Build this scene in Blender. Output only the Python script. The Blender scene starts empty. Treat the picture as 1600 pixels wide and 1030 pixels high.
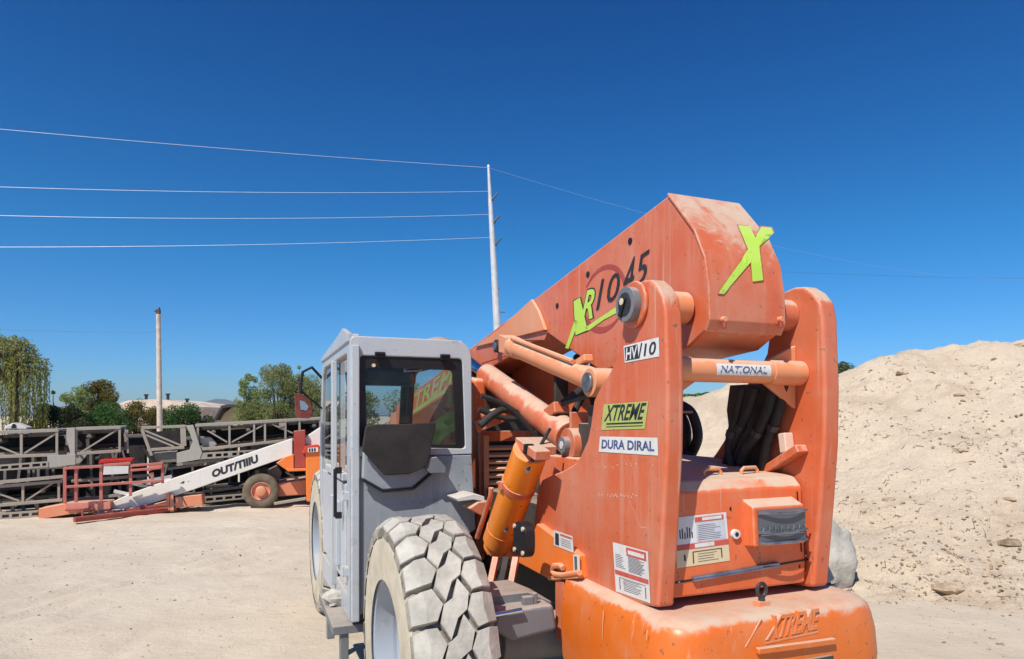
import bpy, bmesh, math, random
from mathutils import Vector, Matrix, noise
random.seed(7)
scene = bpy.context.scene
COL = scene.collection
R_ = math.radians

# ------------------------------------------------------------------ measured camera and vehicle frames
FPX, CAMH, HORIZ = 1050.0, 1.68, 650.0            # focal length and horizon measured on the photograph (1600 px wide)
HEAD = R_(22)
VO = Vector((.59, 3.47, 0))                       # telehandler rear axle on the ground
VF_ = Vector((-math.sin(HEAD), math.cos(HEAD), 0)); VR_ = Vector((math.cos(HEAD), math.sin(HEAD), 0))

def ray(px, py): return Vector(((px-800)/FPX, 1.0, (HORIZ-py)/FPX))
def world(px, py, Y): return Vector((0, 0, CAMH)) + ray(px, py)*Y

class Frame:
    """a local frame on the ground: x along, y away, z up; turns measured image points on a known plane into local points"""
    def __init__(s, o, ang):
        s.o = Vector(o); s.ang = ang
        s.x = Vector((math.cos(ang), math.sin(ang), 0)); s.y = Vector((-math.sin(ang), math.cos(ang), 0))
    def loc(s, p):
        d = p - s.o; return Vector((d.dot(s.x), d.dot(s.y), d.z))
    def solve(s, px, py, i, v):
        a0 = s.loc(world(px, py, 0)); a1 = s.loc(world(px, py, 1))
        t = (v-a0[i])/(a1[i]-a0[i]); return a0 + (a1-a0)*t
    def side(s, px, py, v): return s.solve(px, py, 0, v)
    def front(s, px, py, v): return s.solve(px, py, 1, v)
    def flat(s, px, py, v): return s.solve(px, py, 2, v)
VEH = Frame(VO, HEAD)

# ------------------------------------------------------------------ materials
def lin(c):
    return tuple((x/255/12.92 if x/255 <= .04045 else ((x/255+.055)/1.055)**2.4) for x in c)
class NT:
    def __init__(s, name):
        s.m = bpy.data.materials.new(name); s.m.use_nodes = True
        s.t = s.m.node_tree; s.t.nodes.clear()
        s.out = s.n('ShaderNodeOutputMaterial')
    def n(s, typ, **kw):
        nd = s.t.nodes.new(typ)
        for k, v in kw.items(): setattr(nd, k, v)
        return nd
    def l(s, a, b): s.t.links.new(a, b)
    def put(s, sock, v):
        if isinstance(v, bpy.types.NodeSocket): s.l(v, sock)
        else: sock.default_value = (*v, 1) if (hasattr(v, '__len__') and len(v) == 3 and sock.type == 'RGBA') else v
    def mix(s, f, a, b, mode='MIX'):
        nd = s.n('ShaderNodeMix', data_type='RGBA', blend_type=mode)
        s.put(nd.inputs[0], f); s.put(nd.inputs[6], a); s.put(nd.inputs[7], b); return nd.outputs[2]
    def math(s, op, a, b=0.0, c=None):
        nd = s.n('ShaderNodeMath', operation=op); s.put(nd.inputs[0], a); s.put(nd.inputs[1], b)
        if c is not None: s.put(nd.inputs[2], c)
        return nd.outputs[0]
    def coord(s, scale=(1, 1, 1)):
        tc = s.n('ShaderNodeTexCoord'); mp = s.n('ShaderNodeMapping'); mp.inputs['Scale'].default_value = scale
        s.l(tc.outputs['Object'], mp.inputs['Vector']); return mp.outputs[0]
    def noise(s, vec, scale, detail=5, rough=.6, dist=0):
        nd = s.n('ShaderNodeTexNoise'); s.l(vec, nd.inputs['Vector'])
        nd.inputs['Scale'].default_value = scale; nd.inputs['Detail'].default_value = detail
        nd.inputs['Roughness'].default_value = rough; nd.inputs['Distortion'].default_value = dist; return nd.outputs[0]
    def ramp(s, v, a, b, ca=0., cb=1.):
        nd = s.n('ShaderNodeMapRange'); nd.interpolation_type = 'SMOOTHSTEP'
        s.put(nd.inputs[0], v); nd.inputs[1].default_value = a; nd.inputs[2].default_value = b
        nd.inputs[3].default_value = ca; nd.inputs[4].default_value = cb; return nd.outputs[0]
    def bump(s, h, strength, dist=.01, nrm=None):
        nd = s.n('ShaderNodeBump'); nd.inputs['Strength'].default_value = strength; nd.inputs['Distance'].default_value = dist
        s.l(h, nd.inputs['Height'])
        if nrm is not None: s.l(nrm, nd.inputs['Normal'])
        return nd.outputs[0]
    def bsdf(s, col, rough=.5, metal=0., nrm=None, spec=.5, **kw):
        b = s.n('ShaderNodeBsdfPrincipled'); s.put(b.inputs['Base Color'], col); s.put(b.inputs['Roughness'], rough)
        b.inputs['Metallic'].default_value = metal; b.inputs['Specular IOR Level'].default_value = spec
        if nrm is not None: s.l(nrm, b.inputs['Normal'])
        for k, v in kw.items(): s.put(b.inputs[k], v)
        s.l(b.outputs[0], s.out.inputs[0]); return b

DUST = (.58, .45, .33)
def paint(name, col, fade=None, fadeamt=.5, dust=.7, rough=.4, streaks=.5, bump=.25, grime=.25, spec=.5, chips=0., edge=0., wear=(.60, .42, .30)):
    """machine paint: sun-faded patches, vertical run-off streaks, dust lying on upward faces, grime, fine orange peel"""
    s = NT(name); v = s.coord()
    fade = fade or tuple(min(1, c*.6+.25) for c in col)
    n1 = s.noise(v, 2.2, 6); n2 = s.noise(v, 9, 6, .7); n3 = s.noise(s.coord((16, 16, 1.1)), 1.0, 4, .65)
    c = s.mix(s.ramp(n1, .35, .7, 0, fadeamt), col, fade)
    c = s.mix(s.math('MULTIPLY', s.ramp(n3, .48, .72), streaks), c, fade)
    c = s.mix(s.math('MULTIPLY', s.ramp(n2, .55, .75), grime), c, tuple(x*.45 for x in col))
    if chips:
        n5 = s.noise(v, 38, 3, .6); c = s.mix(s.math('MULTIPLY', s.ramp(n5, .66, .69), chips), c, (.16, .09, .06)); n6 = s.noise(v, 11, 8, .75, .4); c = s.mix(s.math('MULTIPLY', s.ramp(n6, .69, .72), chips), c, (.24, .10, .05)); n7 = s.noise(s.coord((30, 30, .8)), 1.0, 3, .6); c = s.mix(s.math('MULTIPLY', s.ramp(n7, .63, .74), chips*.7), c, DUST)
    if edge:
        bv = s.n('ShaderNodeBevel', samples=4); bv.inputs[0].default_value = .011; g0 = s.n('ShaderNodeNewGeometry')
        dt = s.n('ShaderNodeVectorMath', operation='DOT_PRODUCT'); s.l(bv.outputs[0], dt.inputs[0]); s.l(g0.outputs['Normal'], dt.inputs[1])
        em = s.math('MULTIPLY', s.ramp(dt.outputs['Value'], .93, .995, 1, 0), s.ramp(s.noise(v, 24, 5, .7), .42, .58))
        c = s.mix(s.math('MULTIPLY', em, edge), c, wear)
    sep = s.n('ShaderNodeSeparateXYZ'); g = s.n('ShaderNodeNewGeometry'); s.l(g.outputs['Normal'], sep.inputs[0])
    nb_ = s.noise(v, 5.5, 8, .72, .5); up = s.ramp(s.math('ADD', sep.outputs[2], s.math('MULTIPLY', s.math('SUBTRACT', nb_, .5), 1.5)), .42, .72)
    d = s.math('MULTIPLY', up, s.math('MULTIPLY', s.ramp(n2, .2, .6, .45, 1), dust))
    d2 = s.math('ADD', d, s.math('MULTIPLY', s.ramp(s.noise(v, 4, 8, .7), .45, .8), .22*dust))
    c = s.mix(s.math('MINIMUM', d2, 1.0), c, DUST)
    r = s.math('ADD', rough, s.math('MULTIPLY', d2, .5))
    s.bsdf(c, s.math('MINIMUM', r, .95), 0, s.bump(s.noise(v, 60, 3), bump, .0015), spec)
    return s.m
def plain(name, col, rough=.6, metal=0., var=.25, scale=8, bump=.3, spec=.4, dist=.003):
    s = NT(name); v = s.coord(); n = s.noise(v, scale, 6, .65)
    c = s.mix(s.ramp(n, .3, .7), tuple(x*(1-var) for x in col), tuple(min(1, x*(1+var)) for x in col))
    s.bsdf(c, rough, metal, s.bump(s.noise(v, scale*5, 4), bump, dist), spec); return s.m
def leafmat(name, a, b, scale=.9):
    s = NT(name); v = s.coord(); n = s.noise(v, scale, 5, .7)
    c = s.mix(s.ramp(n, .35, .65), a, b)
    n2 = s.noise(v, scale*9, 2); c = s.mix(s.ramp(n2, .4, .7, 0, .5), c, tuple(min(1, x*1.6) for x in b))
    d = s.n('ShaderNodeBsdfDiffuse'); s.put(d.inputs[0], c)
    t = s.n('ShaderNodeBsdfTranslucent'); s.put(t.inputs[0], c)
    m = s.n('ShaderNodeMixShader'); m.inputs[0].default_value = .35
    s.l(d.outputs[0], m.inputs[1]); s.l(t.outputs[0], m.inputs[2]); s.l(m.outputs[0], s.out.inputs[0]); return s.m
def glass(name, tint, gloss=.12, rough=.02, fres=.6):
    s = NT(name); t = s.n('ShaderNodeBsdfTransparent'); s.put(t.inputs[0], tint)
    g = s.n('ShaderNodeBsdfGlossy'); g.inputs['Roughness'].default_value = rough
    fr = s.n('ShaderNodeLayerWeight'); fr.inputs[0].default_value = .25
    f = s.math('ADD', s.math('MULTIPLY', fr.outputs['Fresnel'], fres), gloss*.3)
    d = s.n('ShaderNodeBsdfDiffuse'); s.put(d.inputs[0], DUST)
    dn = s.ramp(s.noise(s.coord(), 6, 6, .7), .45, .8, .01, .07)
    m0 = s.n('ShaderNodeMixShader'); s.l(dn, m0.inputs[0]); s.l(t.outputs[0], m0.inputs[1]); s.l(d.outputs[0], m0.inputs[2])
    m = s.n('ShaderNodeMixShader'); s.l(f, m.inputs[0]); s.l(m0.outputs[0], m.inputs[1]); s.l(g.outputs[0], m.inputs[2])
    s.l(m.outputs[0], s.out.inputs[0]); return s.m
def sandmat(name, a, b, c3, tracks=True, rel=1.):
    s = NT(name); v = s.coord()
    n1 = s.noise(v, .35, 6, .6); n2 = s.noise(v, 3.5, 8, .72); n3 = s.noise(s.coord((1.2, 9, 1)), 1.6, 6, .7, .6)
    c = s.mix(s.ramp(n1, .3, .7), a, b)
    c = s.mix(s.ramp(n2, .52, .75, 0, .55), c, c3)
    if tracks: c = s.mix(s.ramp(n3, .55, .8, 0, .3), c, c3); n8 = s.noise(s.coord((.5, 1.3, 1)), .55, 4, .55); c = s.mix(s.ramp(n8, .5, .66, 0, .45), c, tuple(x*1.05 for x in c3))
    else: n8 = s.noise(s.coord((1, 1, 1.6)), .8, 6, .7, .5); c = s.mix(s.ramp(n8, .5, .62, 0, .5), c, c3)
    vo = s.n('ShaderNodeTexVoronoi'); s.l(v, vo.inputs['Vector']); vo.inputs['Scale'].default_value = 26
    peb = s.ramp(vo.outputs['Distance'], .05, .28, 1, 0)
    spk = s.math('MULTIPLY', peb, s.ramp(s.noise(v, 11, 3), .56, .66))
    c = s.mix(s.math('MULTIPLY', spk, .5), c, tuple(x*.55 for x in c3))
    h = s.math('ADD', s.math('MULTIPLY', n2, 1.0), s.math('MULTIPLY', spk, .5))
    fx = .7 if tracks else 1.; nb = s.bump(s.noise(v, 55, 6, .75), .6*fx, .012*rel); nb = s.bump(h, .7*fx, .05*rel, nb); nb = s.bump(s.noise(s.coord((3, 8, 8)), 2.2, 6, .75, .8), .5*fx*fx, .06*rel, nb)
    s.bsdf(c, .95, 0, nb, .15); return s.m

M = {}
ORANGE = (.70, .15, .032)
M['counter'] = paint('counterweight orange', (.72, .145, .010), (.68, .20, .05), .35, .85, .36, .35, .35, .15, chips=.7, edge=.4)
M['orange'] = paint('faded orange', (.62, .122, .040), (.63, .225, .13), .7, .85, .40, .75, .25, .20, chips=.7, edge=.75)
M['orange2'] = paint('hood orange', (.74, .14, .036), (.72, .24, .12), .4, 1., .38, .4, .25, .18, chips=.6, edge=.6)
M['cylorange'] = paint('tank orange', (.94, .25, .013), (.88, .30, .05), .4, .5, .3, .35, .15, .12, chips=.6)
M['peach'] = paint('sun bleached orange', (.78, .27, .11), (.70, .36, .2), .6, .7, .45, .5, .2, .2)
M['palepeach'] = paint('pale bleached orange', (.74, .50, .38), (.7, .56, .46), .5, .5, .45, .4, .2, .2)
M['grey'] = paint('cab grey', (.47, .505, .53), (.52, .54, .55), .5, .6, .38, .5, .2, .5, chips=.5, edge=.6, wear=(.22, .20, .18))
M['dirtygrey'] = paint('dirty cab grey', (.25, .285, .315), (.36, .385, .40), .6, .45, .45, .7, .25, .6, chips=.7)
M['lightgrey'] = paint('post grey', (.41, .43, .445), (.5, .53, .55), .5, .5, .38, .4, .2, .2)
M['black'] = plain('black plastic', (.012, .012, .014), .5, 0, .3, 6, .2)
M['darkpanel'] = plain('dusty black panel', (.03, .026, .024), .75, 0, .4, 5, .3)
M['rubber'] = plain('hose rubber', (.03, .026, .024), .7, 0, .4, 10, .4)
M['axle'] = paint('axle grey', (.15, .16, .175), (.24, .24, .23), .5, .5, .55, .3, .4, .5)
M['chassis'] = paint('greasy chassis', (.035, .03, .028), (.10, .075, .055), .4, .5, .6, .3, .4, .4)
M['steel'] = plain('worn steel', (.32, .33, .35), .35, .8, .35, 14, .2)
M['chrome'] = plain('rod steel', (.65, .66, .68), .18, 1., .1, 14, .05)
M['darksteel'] = plain('dark steel', (.07, .065, .065), .5, .5, .3, 14, .3)
M['lug'] = plain('dusty tread', (.47, .44, .375), .95, 0, .22, 7, .8, .1, .006)
M['groove'] = plain('dirty groove', (.30, .27, .22), .95, 0, .4, 9, .8, .1, .008)
M['sidewall'] = plain('dusty sidewall', (.54, .475, .355), .9, 0, .18, 5, .3, .15)
M['rim'] = paint('rim grey', (.36, .40, .45), (.45, .47, .48), .5, .35, .4, .3, .2, .3)
M['white'] = paint('white sticker', (.72, .71, .69), (.62, .57, .48), .55, .5, .5, .5, .05, .25, chips=.35)
M['cream'] = paint('cream sticker', (.70, .56, .34), (.7, .6, .45), .3, .2, .5, .2, .05, .1)
M['red'] = plain('red print', (.58, .10, .075), .55, 0, .1, 20, 0)
M['ink'] = plain('black ink', (.025, .028, .035), .6, 0, .2, 30, 0)
M['navy'] = plain('blue ink', (.07, .10, .22), .6, 0, .3, 30, 0)
M['lime'] = paint('lime decal', (.46, .72, .065), (.50, .66, .12), .5, .2, .4, .4, .05, .15, chips=.35)
M['limefade'] = paint('faded lime decal', (.42, .50, .11), (.50, .44, .18), .6, .3, .5, .6, .05, .25, chips=.45)
M['glass'] = glass('cab glass', (.62, .66, .68), .1, .02, .3)
M['clear'] = glass('side glass', (.75, .86, .85), .3)
M['inner'] = glass('inner glass', (.80, .86, .85), .1, .02, .06)
M['mirror'] = plain('mirror', (.5, .55, .6), .04, 1., .02, 3, 0)
M['lamp'] = plain('lamp lens', (.095, .105, .12), .12, 0, .08, 12, .0, .6)
M['seat'] = plain('seat vinyl', (.02, .02, .022), .6, 0, .2, 6, .2)
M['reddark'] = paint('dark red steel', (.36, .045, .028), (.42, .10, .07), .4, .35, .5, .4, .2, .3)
M['pinkred'] = paint('pink faded red steel', (.50, .12, .09), (.55, .22, .17), .5, .5, .5, .4, .2, .3)
M['liftwhite'] = paint('lift boom white', (.78, .74, .67), (.68, .6, .5), .4, .35, .45, .4, .15, .15)
M['liftorange'] = paint('lift orange', (.88, .19, .02), (.80, .26, .07), .4, .4, .4, .3, .15, .15)
M['salmon'] = paint('faded salmon orange', (.72, .245, .12), (.70, .32, .2), .5, .6, .5, .4, .2, .2)
M['pinksalmon'] = paint('faded pink steel', (.62, .19, .13), (.62, .28, .2), .5, .5, .5, .4, .2, .2)
M['truss'] = paint('weathered galvanised steel', (.33, .29, .235), (.42, .36, .285), .5, .5, .6, .5, .3, .35)
M['trussdk'] = paint('dirty steel', (.19, .17, .145), (.27, .235, .19), .5, .4, .7, .5, .3, .4)
M['plate'] = paint('grey end plate', (.39, .36, .31), (.48, .43, .36), .5, .4, .6, .5, .3, .3)
M['belt'] = plain('conveyor belt rubber', (.035, .03, .028), .85, 0, .5, 4, .4)
M['pole'] = plain('weathered wood pole', (.60, .50, .40), .85, 0, .2, 6, .5)
M['steelpole'] = plain('galvanised pole', (.62, .62, .61), .5, .2, .12, 3, .1)
M['wire'] = plain('aluminium wire', (.60, .62, .64), .4, .3, .1, 3, 0)
M['wiredark'] = plain('dark wire', (.06, .08, .12), .5, .3, .1, 3, 0)
M['insul'] = plain('insulator', (.03, .03, .032), .4, 0, .2, 8, .1)
M['bark'] = plain('bark', (.10, .075, .055), .9, 0, .4, 8, 1., .1, .02)
M['stucco'] = plain('yellow stucco', (.60, .50, .30), .9, 0, .12, 3, .4)
M['tanroof'] = plain('tan roof', (.60, .48, .38), .9, 0, .25, .8, .4)
M['darkroof'] = plain('dark roof', (.045, .038, .035), .8, 0, .3, 3, .4)
M['houseW'] = plain('pale wall', (.62, .56, .5), .9, 0, .15, .5, .3)
M['ground'] = sandmat('yard sand', (.585, .485, .365), (.665, .565, .435), (.47, .38, .28), True, 1.2)
M['mound'] = sandmat('heap sand', (.70, .56, .405), (.77, .63, .465), (.55, .42, .29), False, 1.8)
M['clod'] = plain('dry clod', (.47, .35, .235), .95, 0, .3, 9, .8, .1, .02)
M['crumb'] = plain('soil crumbs', (.30, .22, .15), .95, 0, .4, 9, .8, .1, .02)
M['hill'] = plain('hill scrub', (.10, .10, .09), .95, 0, .3, .002, 0)
M['leafWillow'] = leafmat('willow leaves', (.15, .17, .045), (.32, .32, .10), .8)
M['leafOlive'] = leafmat('olive leaves', (.085, .085, .026), (.22, .18, .055), .9)
M['leafLight'] = leafmat('light leaves', (.14, .19, .05), (.30, .35, .12), .9)
M['leafGreen'] = leafmat('green leaves', (.045, .10, .028), (.10, .19, .055), .8)
M['leafDark'] = leafmat('dark leaves', (.04, .055, .022), (.09, .10, .045), .8)
M['leafPepper'] = leafmat('pepper tree leaves', (.14, .17, .055), (.30, .32, .13), .6)
M['leafGrey'] = leafmat('greyish leaves', (.06, .085, .05), (.13, .16, .08), .8)
M['twig'] = plain('dry twig', (.22, .15, .10), .9, 0, .3, 10, .3)

# ------------------------------------------------------------------ mesh builder
class MB:
    def __init__(s): s.v = []; s.f = []; s.mi = []; s.sm = []
    def add(s, vs, fs, mi=0, smooth=False):
        o = len(s.v); s.v += [Vector(v) for v in vs]
        for f in fs: s.f.append([i+o for i in f]); s.mi.append(mi); s.sm.append(smooth)
    def box(s, c, size, rot=None, mi=0):
        c = Vector(c); h = Vector(size)/2
        vs = [Vector((x*h.x, y*h.y, z*h.z)) for x in (-1, 1) for y in (-1, 1) for z in (-1, 1)]
        if rot is not None: vs = [rot @ v for v in vs]
        s.add([c+v for v in vs], [(0, 1, 3, 2), (4, 6, 7, 5), (0, 4, 5, 1), (2, 3, 7, 6), (0, 2, 6, 4), (1, 5, 7, 3)], mi)
    def bar(s, a, b, w, h=None, mi=0, up=(0, 0, 1)):
        a = Vector(a); b = Vector(b); d = b-a; L = d.length; d.normalize(); up = Vector(up)
        if abs(d.dot(up)) > .98: up = Vector((0, 1, 0))
        x = d.cross(up).normalized(); y = x.cross(d)
        rot = Matrix((x, d, y)).transposed(); s.box((a+b)/2, (w, L, h or w), rot, mi)
    def tube(s, pts, r, n=12, mi=0, cap=True, smooth=True):
        pts = [Vector(p) for p in pts]; rs = r if isinstance(r, (list, tuple)) else [r]*len(pts)
        vs = []; fs = []; ref = None
        for i, p in enumerate(pts):
            d = (pts[min(i+1, len(pts)-1)]-pts[max(i-1, 0)])
            d = d.normalized() if d.length > 1e-9 else Vector((0, 0, 1))
            if ref is None: ref = Vector((0, 0, 1)) if abs(d.z) < .9 else Vector((1, 0, 0))
            x = d.cross(ref).normalized(); y = x.cross(d); ref = y
            for k in range(n):
                a = 2*math.pi*k/n; vs.append(p+(x*math.cos(a)+y*math.sin(a))*rs[i])
        for i in range(len(pts)-1):
            for k in range(n): fs.append((i*n+k, i*n+(k+1) % n, (i+1)*n+(k+1) % n, (i+1)*n+k))
        s.add(vs, fs, mi, smooth)
        if cap:
            o = len(s.v)-len(vs)
            s.f.append([o+k for k in range(n)][::-1]); s.mi.append(mi); s.sm.append(False)
            s.f.append([o+(len(pts)-1)*n+k for k in range(n)]); s.mi.append(mi); s.sm.append(False)
    def prism(s, poly, d, mi=0):
        """polygon (3-D points) pushed along the vector d"""
        poly = [Vector(p) for p in poly]; d = Vector(d); n = len(poly)
        s.add(poly+[p+d for p in poly], [tuple(range(n))[::-1], tuple(range(n, 2*n))]+[(i, (i+1) % n, n+(i+1) % n, n+i) for i in range(n)], mi)
    def ring(s, outer, inner, d, mi=0):
        n = len(outer); d = Vector(d); o = [Vector(p) for p in outer]; i_ = [Vector(p) for p in inner]
        vs = o+i_+[p+d for p in o]+[p+d for p in i_]; fs = []
        for k in range(n):
            j = (k+1) % n
            fs += [(k, j, n+j, n+k), (2*n+k, 3*n+k, 3*n+j, 2*n+j), (k, 2*n+k, 2*n+j, j), (n+k, n+j, 3*n+j, 3*n+k)]
        s.add(vs, fs, mi)
    def lathe(s, prof, o, axis, n=48, mi=0, ref=(0, 0, 1), smooth=True):
        """prof: (radius, along) pairs"""
        o = Vector(o); ax = Vector(axis).normalized(); x = ax.cross(Vector(ref)).normalized(); y = ax.cross(x)
        vs = []; fs = []
        for (r, h) in prof:
            for k in range(n):
                a = 2*math.pi*k/n; vs.append(o+ax*h+(x*math.cos(a)+y*math.sin(a))*r)
        for i in range(len(prof)-1):
            for k in range(n): fs.append((i*n+k, i*n+(k+1) % n, (i+1)*n+(k+1) % n, (i+1)*n+k))
        s.add(vs, fs, mi, smooth)
    def build(s, name, mats, parent=None, bevel=0., seg=2, sharp=35, loc=None, fix=True):
        me = bpy.data.meshes.new(name); me.from_pydata([tuple(v) for v in s.v], [], s.f)
        mats = mats if isinstance(mats, (list, tuple)) else [mats]
        for m in mats: me.materials.append(M[m] if isinstance(m, str) else m)
        for p, mi, sm in zip(me.polygons, s.mi, s.sm): p.material_index = mi; p.use_smooth = True if bevel else sm
        if fix:
            bm = bmesh.new(); bm.from_mesh(me); bmesh.ops.recalc_face_normals(bm, faces=bm.faces); bm.to_mesh(me); bm.free()
        if any(s.sm) or bevel: me.set_sharp_from_angle(angle=R_(sharp))
        o = bpy.data.objects.new(name, me); COL.objects.link(o)
        if parent is not None: o.parent = parent
        if loc is not None: o.location = loc
        if bevel:
            b = o.modifiers.new('bevel', 'BEVEL'); b.width = bevel; b.segments = seg; b.limit_method = 'ANGLE'; b.angle_limit = R_(28)
            b.harden_normals = True
        return o
def thing(name, label, cat, loc=(0, 0, 0), rot=0, group=None):
    o = bpy.data.objects.new(name, None); COL.objects.link(o); o.empty_display_size = .2
    o.location = loc; o.rotation_euler = (0, 0, rot); tag(o, label, cat, group); return o
def tag(o, label, cat, group=None, kind=None):
    if label: o['label'] = label
    if cat: o['category'] = cat
    if group: o['group'] = group
    if kind: o['kind'] = kind
    return o

def rrect(pts, rad, k=6):
    """closed corner list -> rounded loop with k points per corner; pts are Vectors, rad one radius per corner"""
    out = []; n = len(pts)
    for i in range(n):
        p = Vector(pts[i]); a = (Vector(pts[i-1])-p).normalized(); b = (Vector(pts[(i+1) % n])-p).normalized(); r = rad[i]
        s0 = p+a*r; s1 = p+b*r
        for j in range(k):
            t = j/(k-1); out.append(s0*(1-t)**2+p*2*t*(1-t)+s1*t**2)
    return out

_txt = {}
def glyphs(t, shear=0., bold=0.):
    key = (t, shear, bold)
    if key not in _txt:
        cu = bpy.data.curves.new('t', 'FONT'); cu.body = t; cu.shear = shear; cu.offset = bold; cu.resolution_u = 3
        ob = bpy.data.objects.new('t', cu); COL.objects.link(ob)
        dg = bpy.context.evaluated_depsgraph_get(); dg.update(); me = bpy.data.meshes.new_from_object(ob.evaluated_get(dg))
        vs = [v.co.copy() for v in me.vertices]; fs = [tuple(p.vertices) for p in me.polygons]
        bpy.data.objects.remove(ob); bpy.data.curves.remove(cu); bpy.data.meshes.remove(me)
        x0 = min(v.x for v in vs); x1 = max(v.x for v in vs); y0 = min(v.y for v in vs); y1 = max(v.y for v in vs)
        _txt[key] = ([((v.x-x0)/(x1-x0), (v.y-y0)/(y1-y0)) for v in vs], fs)
    return _txt[key]
def bil(q, u, v):
    bl, br, tr, tl = q
    return (bl*(1-u)+br*u)*(1-v)+(tl*(1-u)+tr*u)*v
def text(mb, t, q, nrm, off, mi, shear=0., bold=0., depth=0.):
    uv, fs = glyphs(t, shear, bold); n = Vector(nrm)
    vs = [bil(q, u, v)+n*off for u, v in uv]
    mb.add(vs, fs, mi)
def sub(q, u0, v0, u1, v1): return [bil(q, u0, v0), bil(q, u1, v0), bil(q, u1, v1), bil(q, u0, v1)]
def patch(mb, q, nrm, off, mi):
    n = Vector(nrm); mb.add([p+n*off for p in q], [(0, 1, 2, 3)], mi)

# ------------------------------------------------------------------ ground (one sheet out to the horizon)
def fbm(x, y, z=0, o=5): return noise.fractal(Vector((x, y, z)), .9, 2.1, o)
def axis(a, b, step, far):
    c = []; x = a
    while x <= b+1e-6: c.append(x); x += step
    s = step; lo = []; x = a
    while x > -far: s *= 1.35; x -= s; lo.append(x)
    s = step; hi = []; x = b
    while x < far: s *= 1.35; x += s; hi.append(x)
    return lo[::-1]+c+hi
xs = axis(-10, 8.5, .075, 5200); ys = axis(1.2, 14, .075, 5200)
def ground_h(x, y):
    near = max(0., 1-max(abs(x)-12, 0)/6)*max(0., 1-max(y-17, 0)/6)*max(0., 1-max(.6-y, 0)/3)
    if near <= 0: return 0.
    h = .035*fbm(x*.35, y*.35)+.02*fbm(x*1.3, y*1.3, 3)
    # wheel ruts sweeping across the yard towards the machine
    for (x0, sl, cv, amp) in ((-3.9, .42, .030, 1.), (-3.62, .42, .030, .8), (-3.2, .35, .022, .6), (-5.6, .75, -.03, .8), (-5.3, .75, -.03, .7), (-2.75, .18, .06, .6), (-7.6, 1.0, .02, .6), (-7.25, 1.0, .02, .5), (-4.9, .5, .05, .5), (4.6, .3, .03, .5), (4.9, .3, .03, .5)):
        q = y-7; d = (x-(x0+sl*q+cv*q*q+.10*math.sin(1.1*y+x0)))/(.085*math.sqrt(1+sl*sl))
        if abs(d) < 5: h += amp*(-.034*math.exp(-d*d)+.024*math.exp(-(abs(d)-1.8)**2*1.4))*max(0, min(1, .5+1.6*fbm(x*.8, y*.5, 9)))
    h += .010*fbm(x*3.2, y*3.2, 4, 4)+.006*fbm(x*7, y*7, 8, 2)
    return h*near
gm = MB(); W = len(xs)
gm.v = [Vector((x, y, ground_h(x, y))) for y in ys for x in xs]
for j in range(len(ys)-1):
    for i in range(W-1): gm.f.append((j*W+i, j*W+i+1, (j+1)*W+i+1, (j+1)*W+i)); gm.mi.append(0); gm.sm.append(True)
tag(gm.build('ground', 'ground', sharp=180, fix=False), None, None, kind='structure')

# far mountain, three kilometres off
hm = MB(); n = 60; base = []
for i in range(n+1):
    x = -2300+i*2600/n
    d = abs((x+1330)/110); h = 64*math.exp(-d**1.5)+22*math.exp(-((x+1230)/170)**2)+5+5*fbm(x*.006, 0)
    base.append((x, max(h, 3)))
for k, (dy, s) in enumerate(((-500, 0.0), (-230, .55), (0, 1.), (350, .5), (600, 0.))):
    for (x, h) in base: hm.v.append(Vector((x, 3050+dy, h*s-1+(6*fbm(x*.01, dy*.01) if 0 < s < 1 else 0))))
for k in range(4):
    for i in range(n): hm.f.append((k*(n+1)+i, k*(n+1)+i+1, (k+1)*(n+1)+i+1, (k+1)*(n+1)+i)); hm.mi.append(0); hm.sm.append(True)
tag(hm.build('hills', 'hill', sharp=180), None, None, kind='structure')

# ------------------------------------------------------------------ sand heap
ridge = [(-1.0, 14.2, .35), (1.2, 13.4, 1.05), (3.3, 12.4, 2.02), (5.3, 11.2, 2.38), (6.6, 11.0, 2.72), (7.8, 11.0, 2.98), (9.3, 11.4, 2.86), (12.5, 12.2, 2.6), (17, 13, 1.2)]
def mound_h(x, y):
    best = -9
    for (a, b) in zip(ridge, ridge[1:]):
        dx, dy = b[0]-a[0], b[1]-a[1]; t = max(0, min(1, ((x-a[0])*dx+(y-a[1])*dy)/(dx*dx+dy*dy)))
        d = math.hypot(x-a[0]-t*dx, y-a[1]-t*dy); hr = a[2]+t*(b[2]-a[2])
        s = .60 if y < a[1]+t*dy else .75
        best = max(best, hr-s*(math.sqrt(d*d+.12)-.35)*(1 if d < 3.0 else 1-.12*(min(d, 5)-3)/2))
    base = best+.16*fbm(x*.45, y*.45, 2)+.08*fbm(x*1.2, y*.8, 5)
    det = .05*fbm(x*2.6, y*4.2, 7, 6)-.09*max(0, noise.noise(Vector((x*2.6, y*5.5, 1)))-.2)+.03*fbm(x*6, y*11, 4, 3)
    if base < .5: base = base*.72+.14 if base > -.5 else base  # a soft toe
    return base+det
mm = MB(); mx = [-2.5+i*.075 for i in range(int(21/.075))]; my = [5.2+i*.075 for i in range(int(12/.075))]
W = len(mx); keep = {}
for j, y in enumerate(my):
    for i, x in enumerate(mx): mm.v.append(Vector((x, y, max(mound_h(x, y), -.12))))
for j in range(len(my)-1):
    for i in range(W-1):
        q = (j*W+i, j*W+i+1, (j+1)*W+i+1, (j+1)*W+i)
        if max(mm.v[k].z for k in q) > -.11: mm.f.append(q); mm.mi.append(0); mm.sm.append(True)
mo = mm.build('sand_heap', 'mound', sharp=180, fix=False)
tag(mo, 'big pale heap of sand and dry dirt behind the orange machine', 'sand heap')
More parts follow.
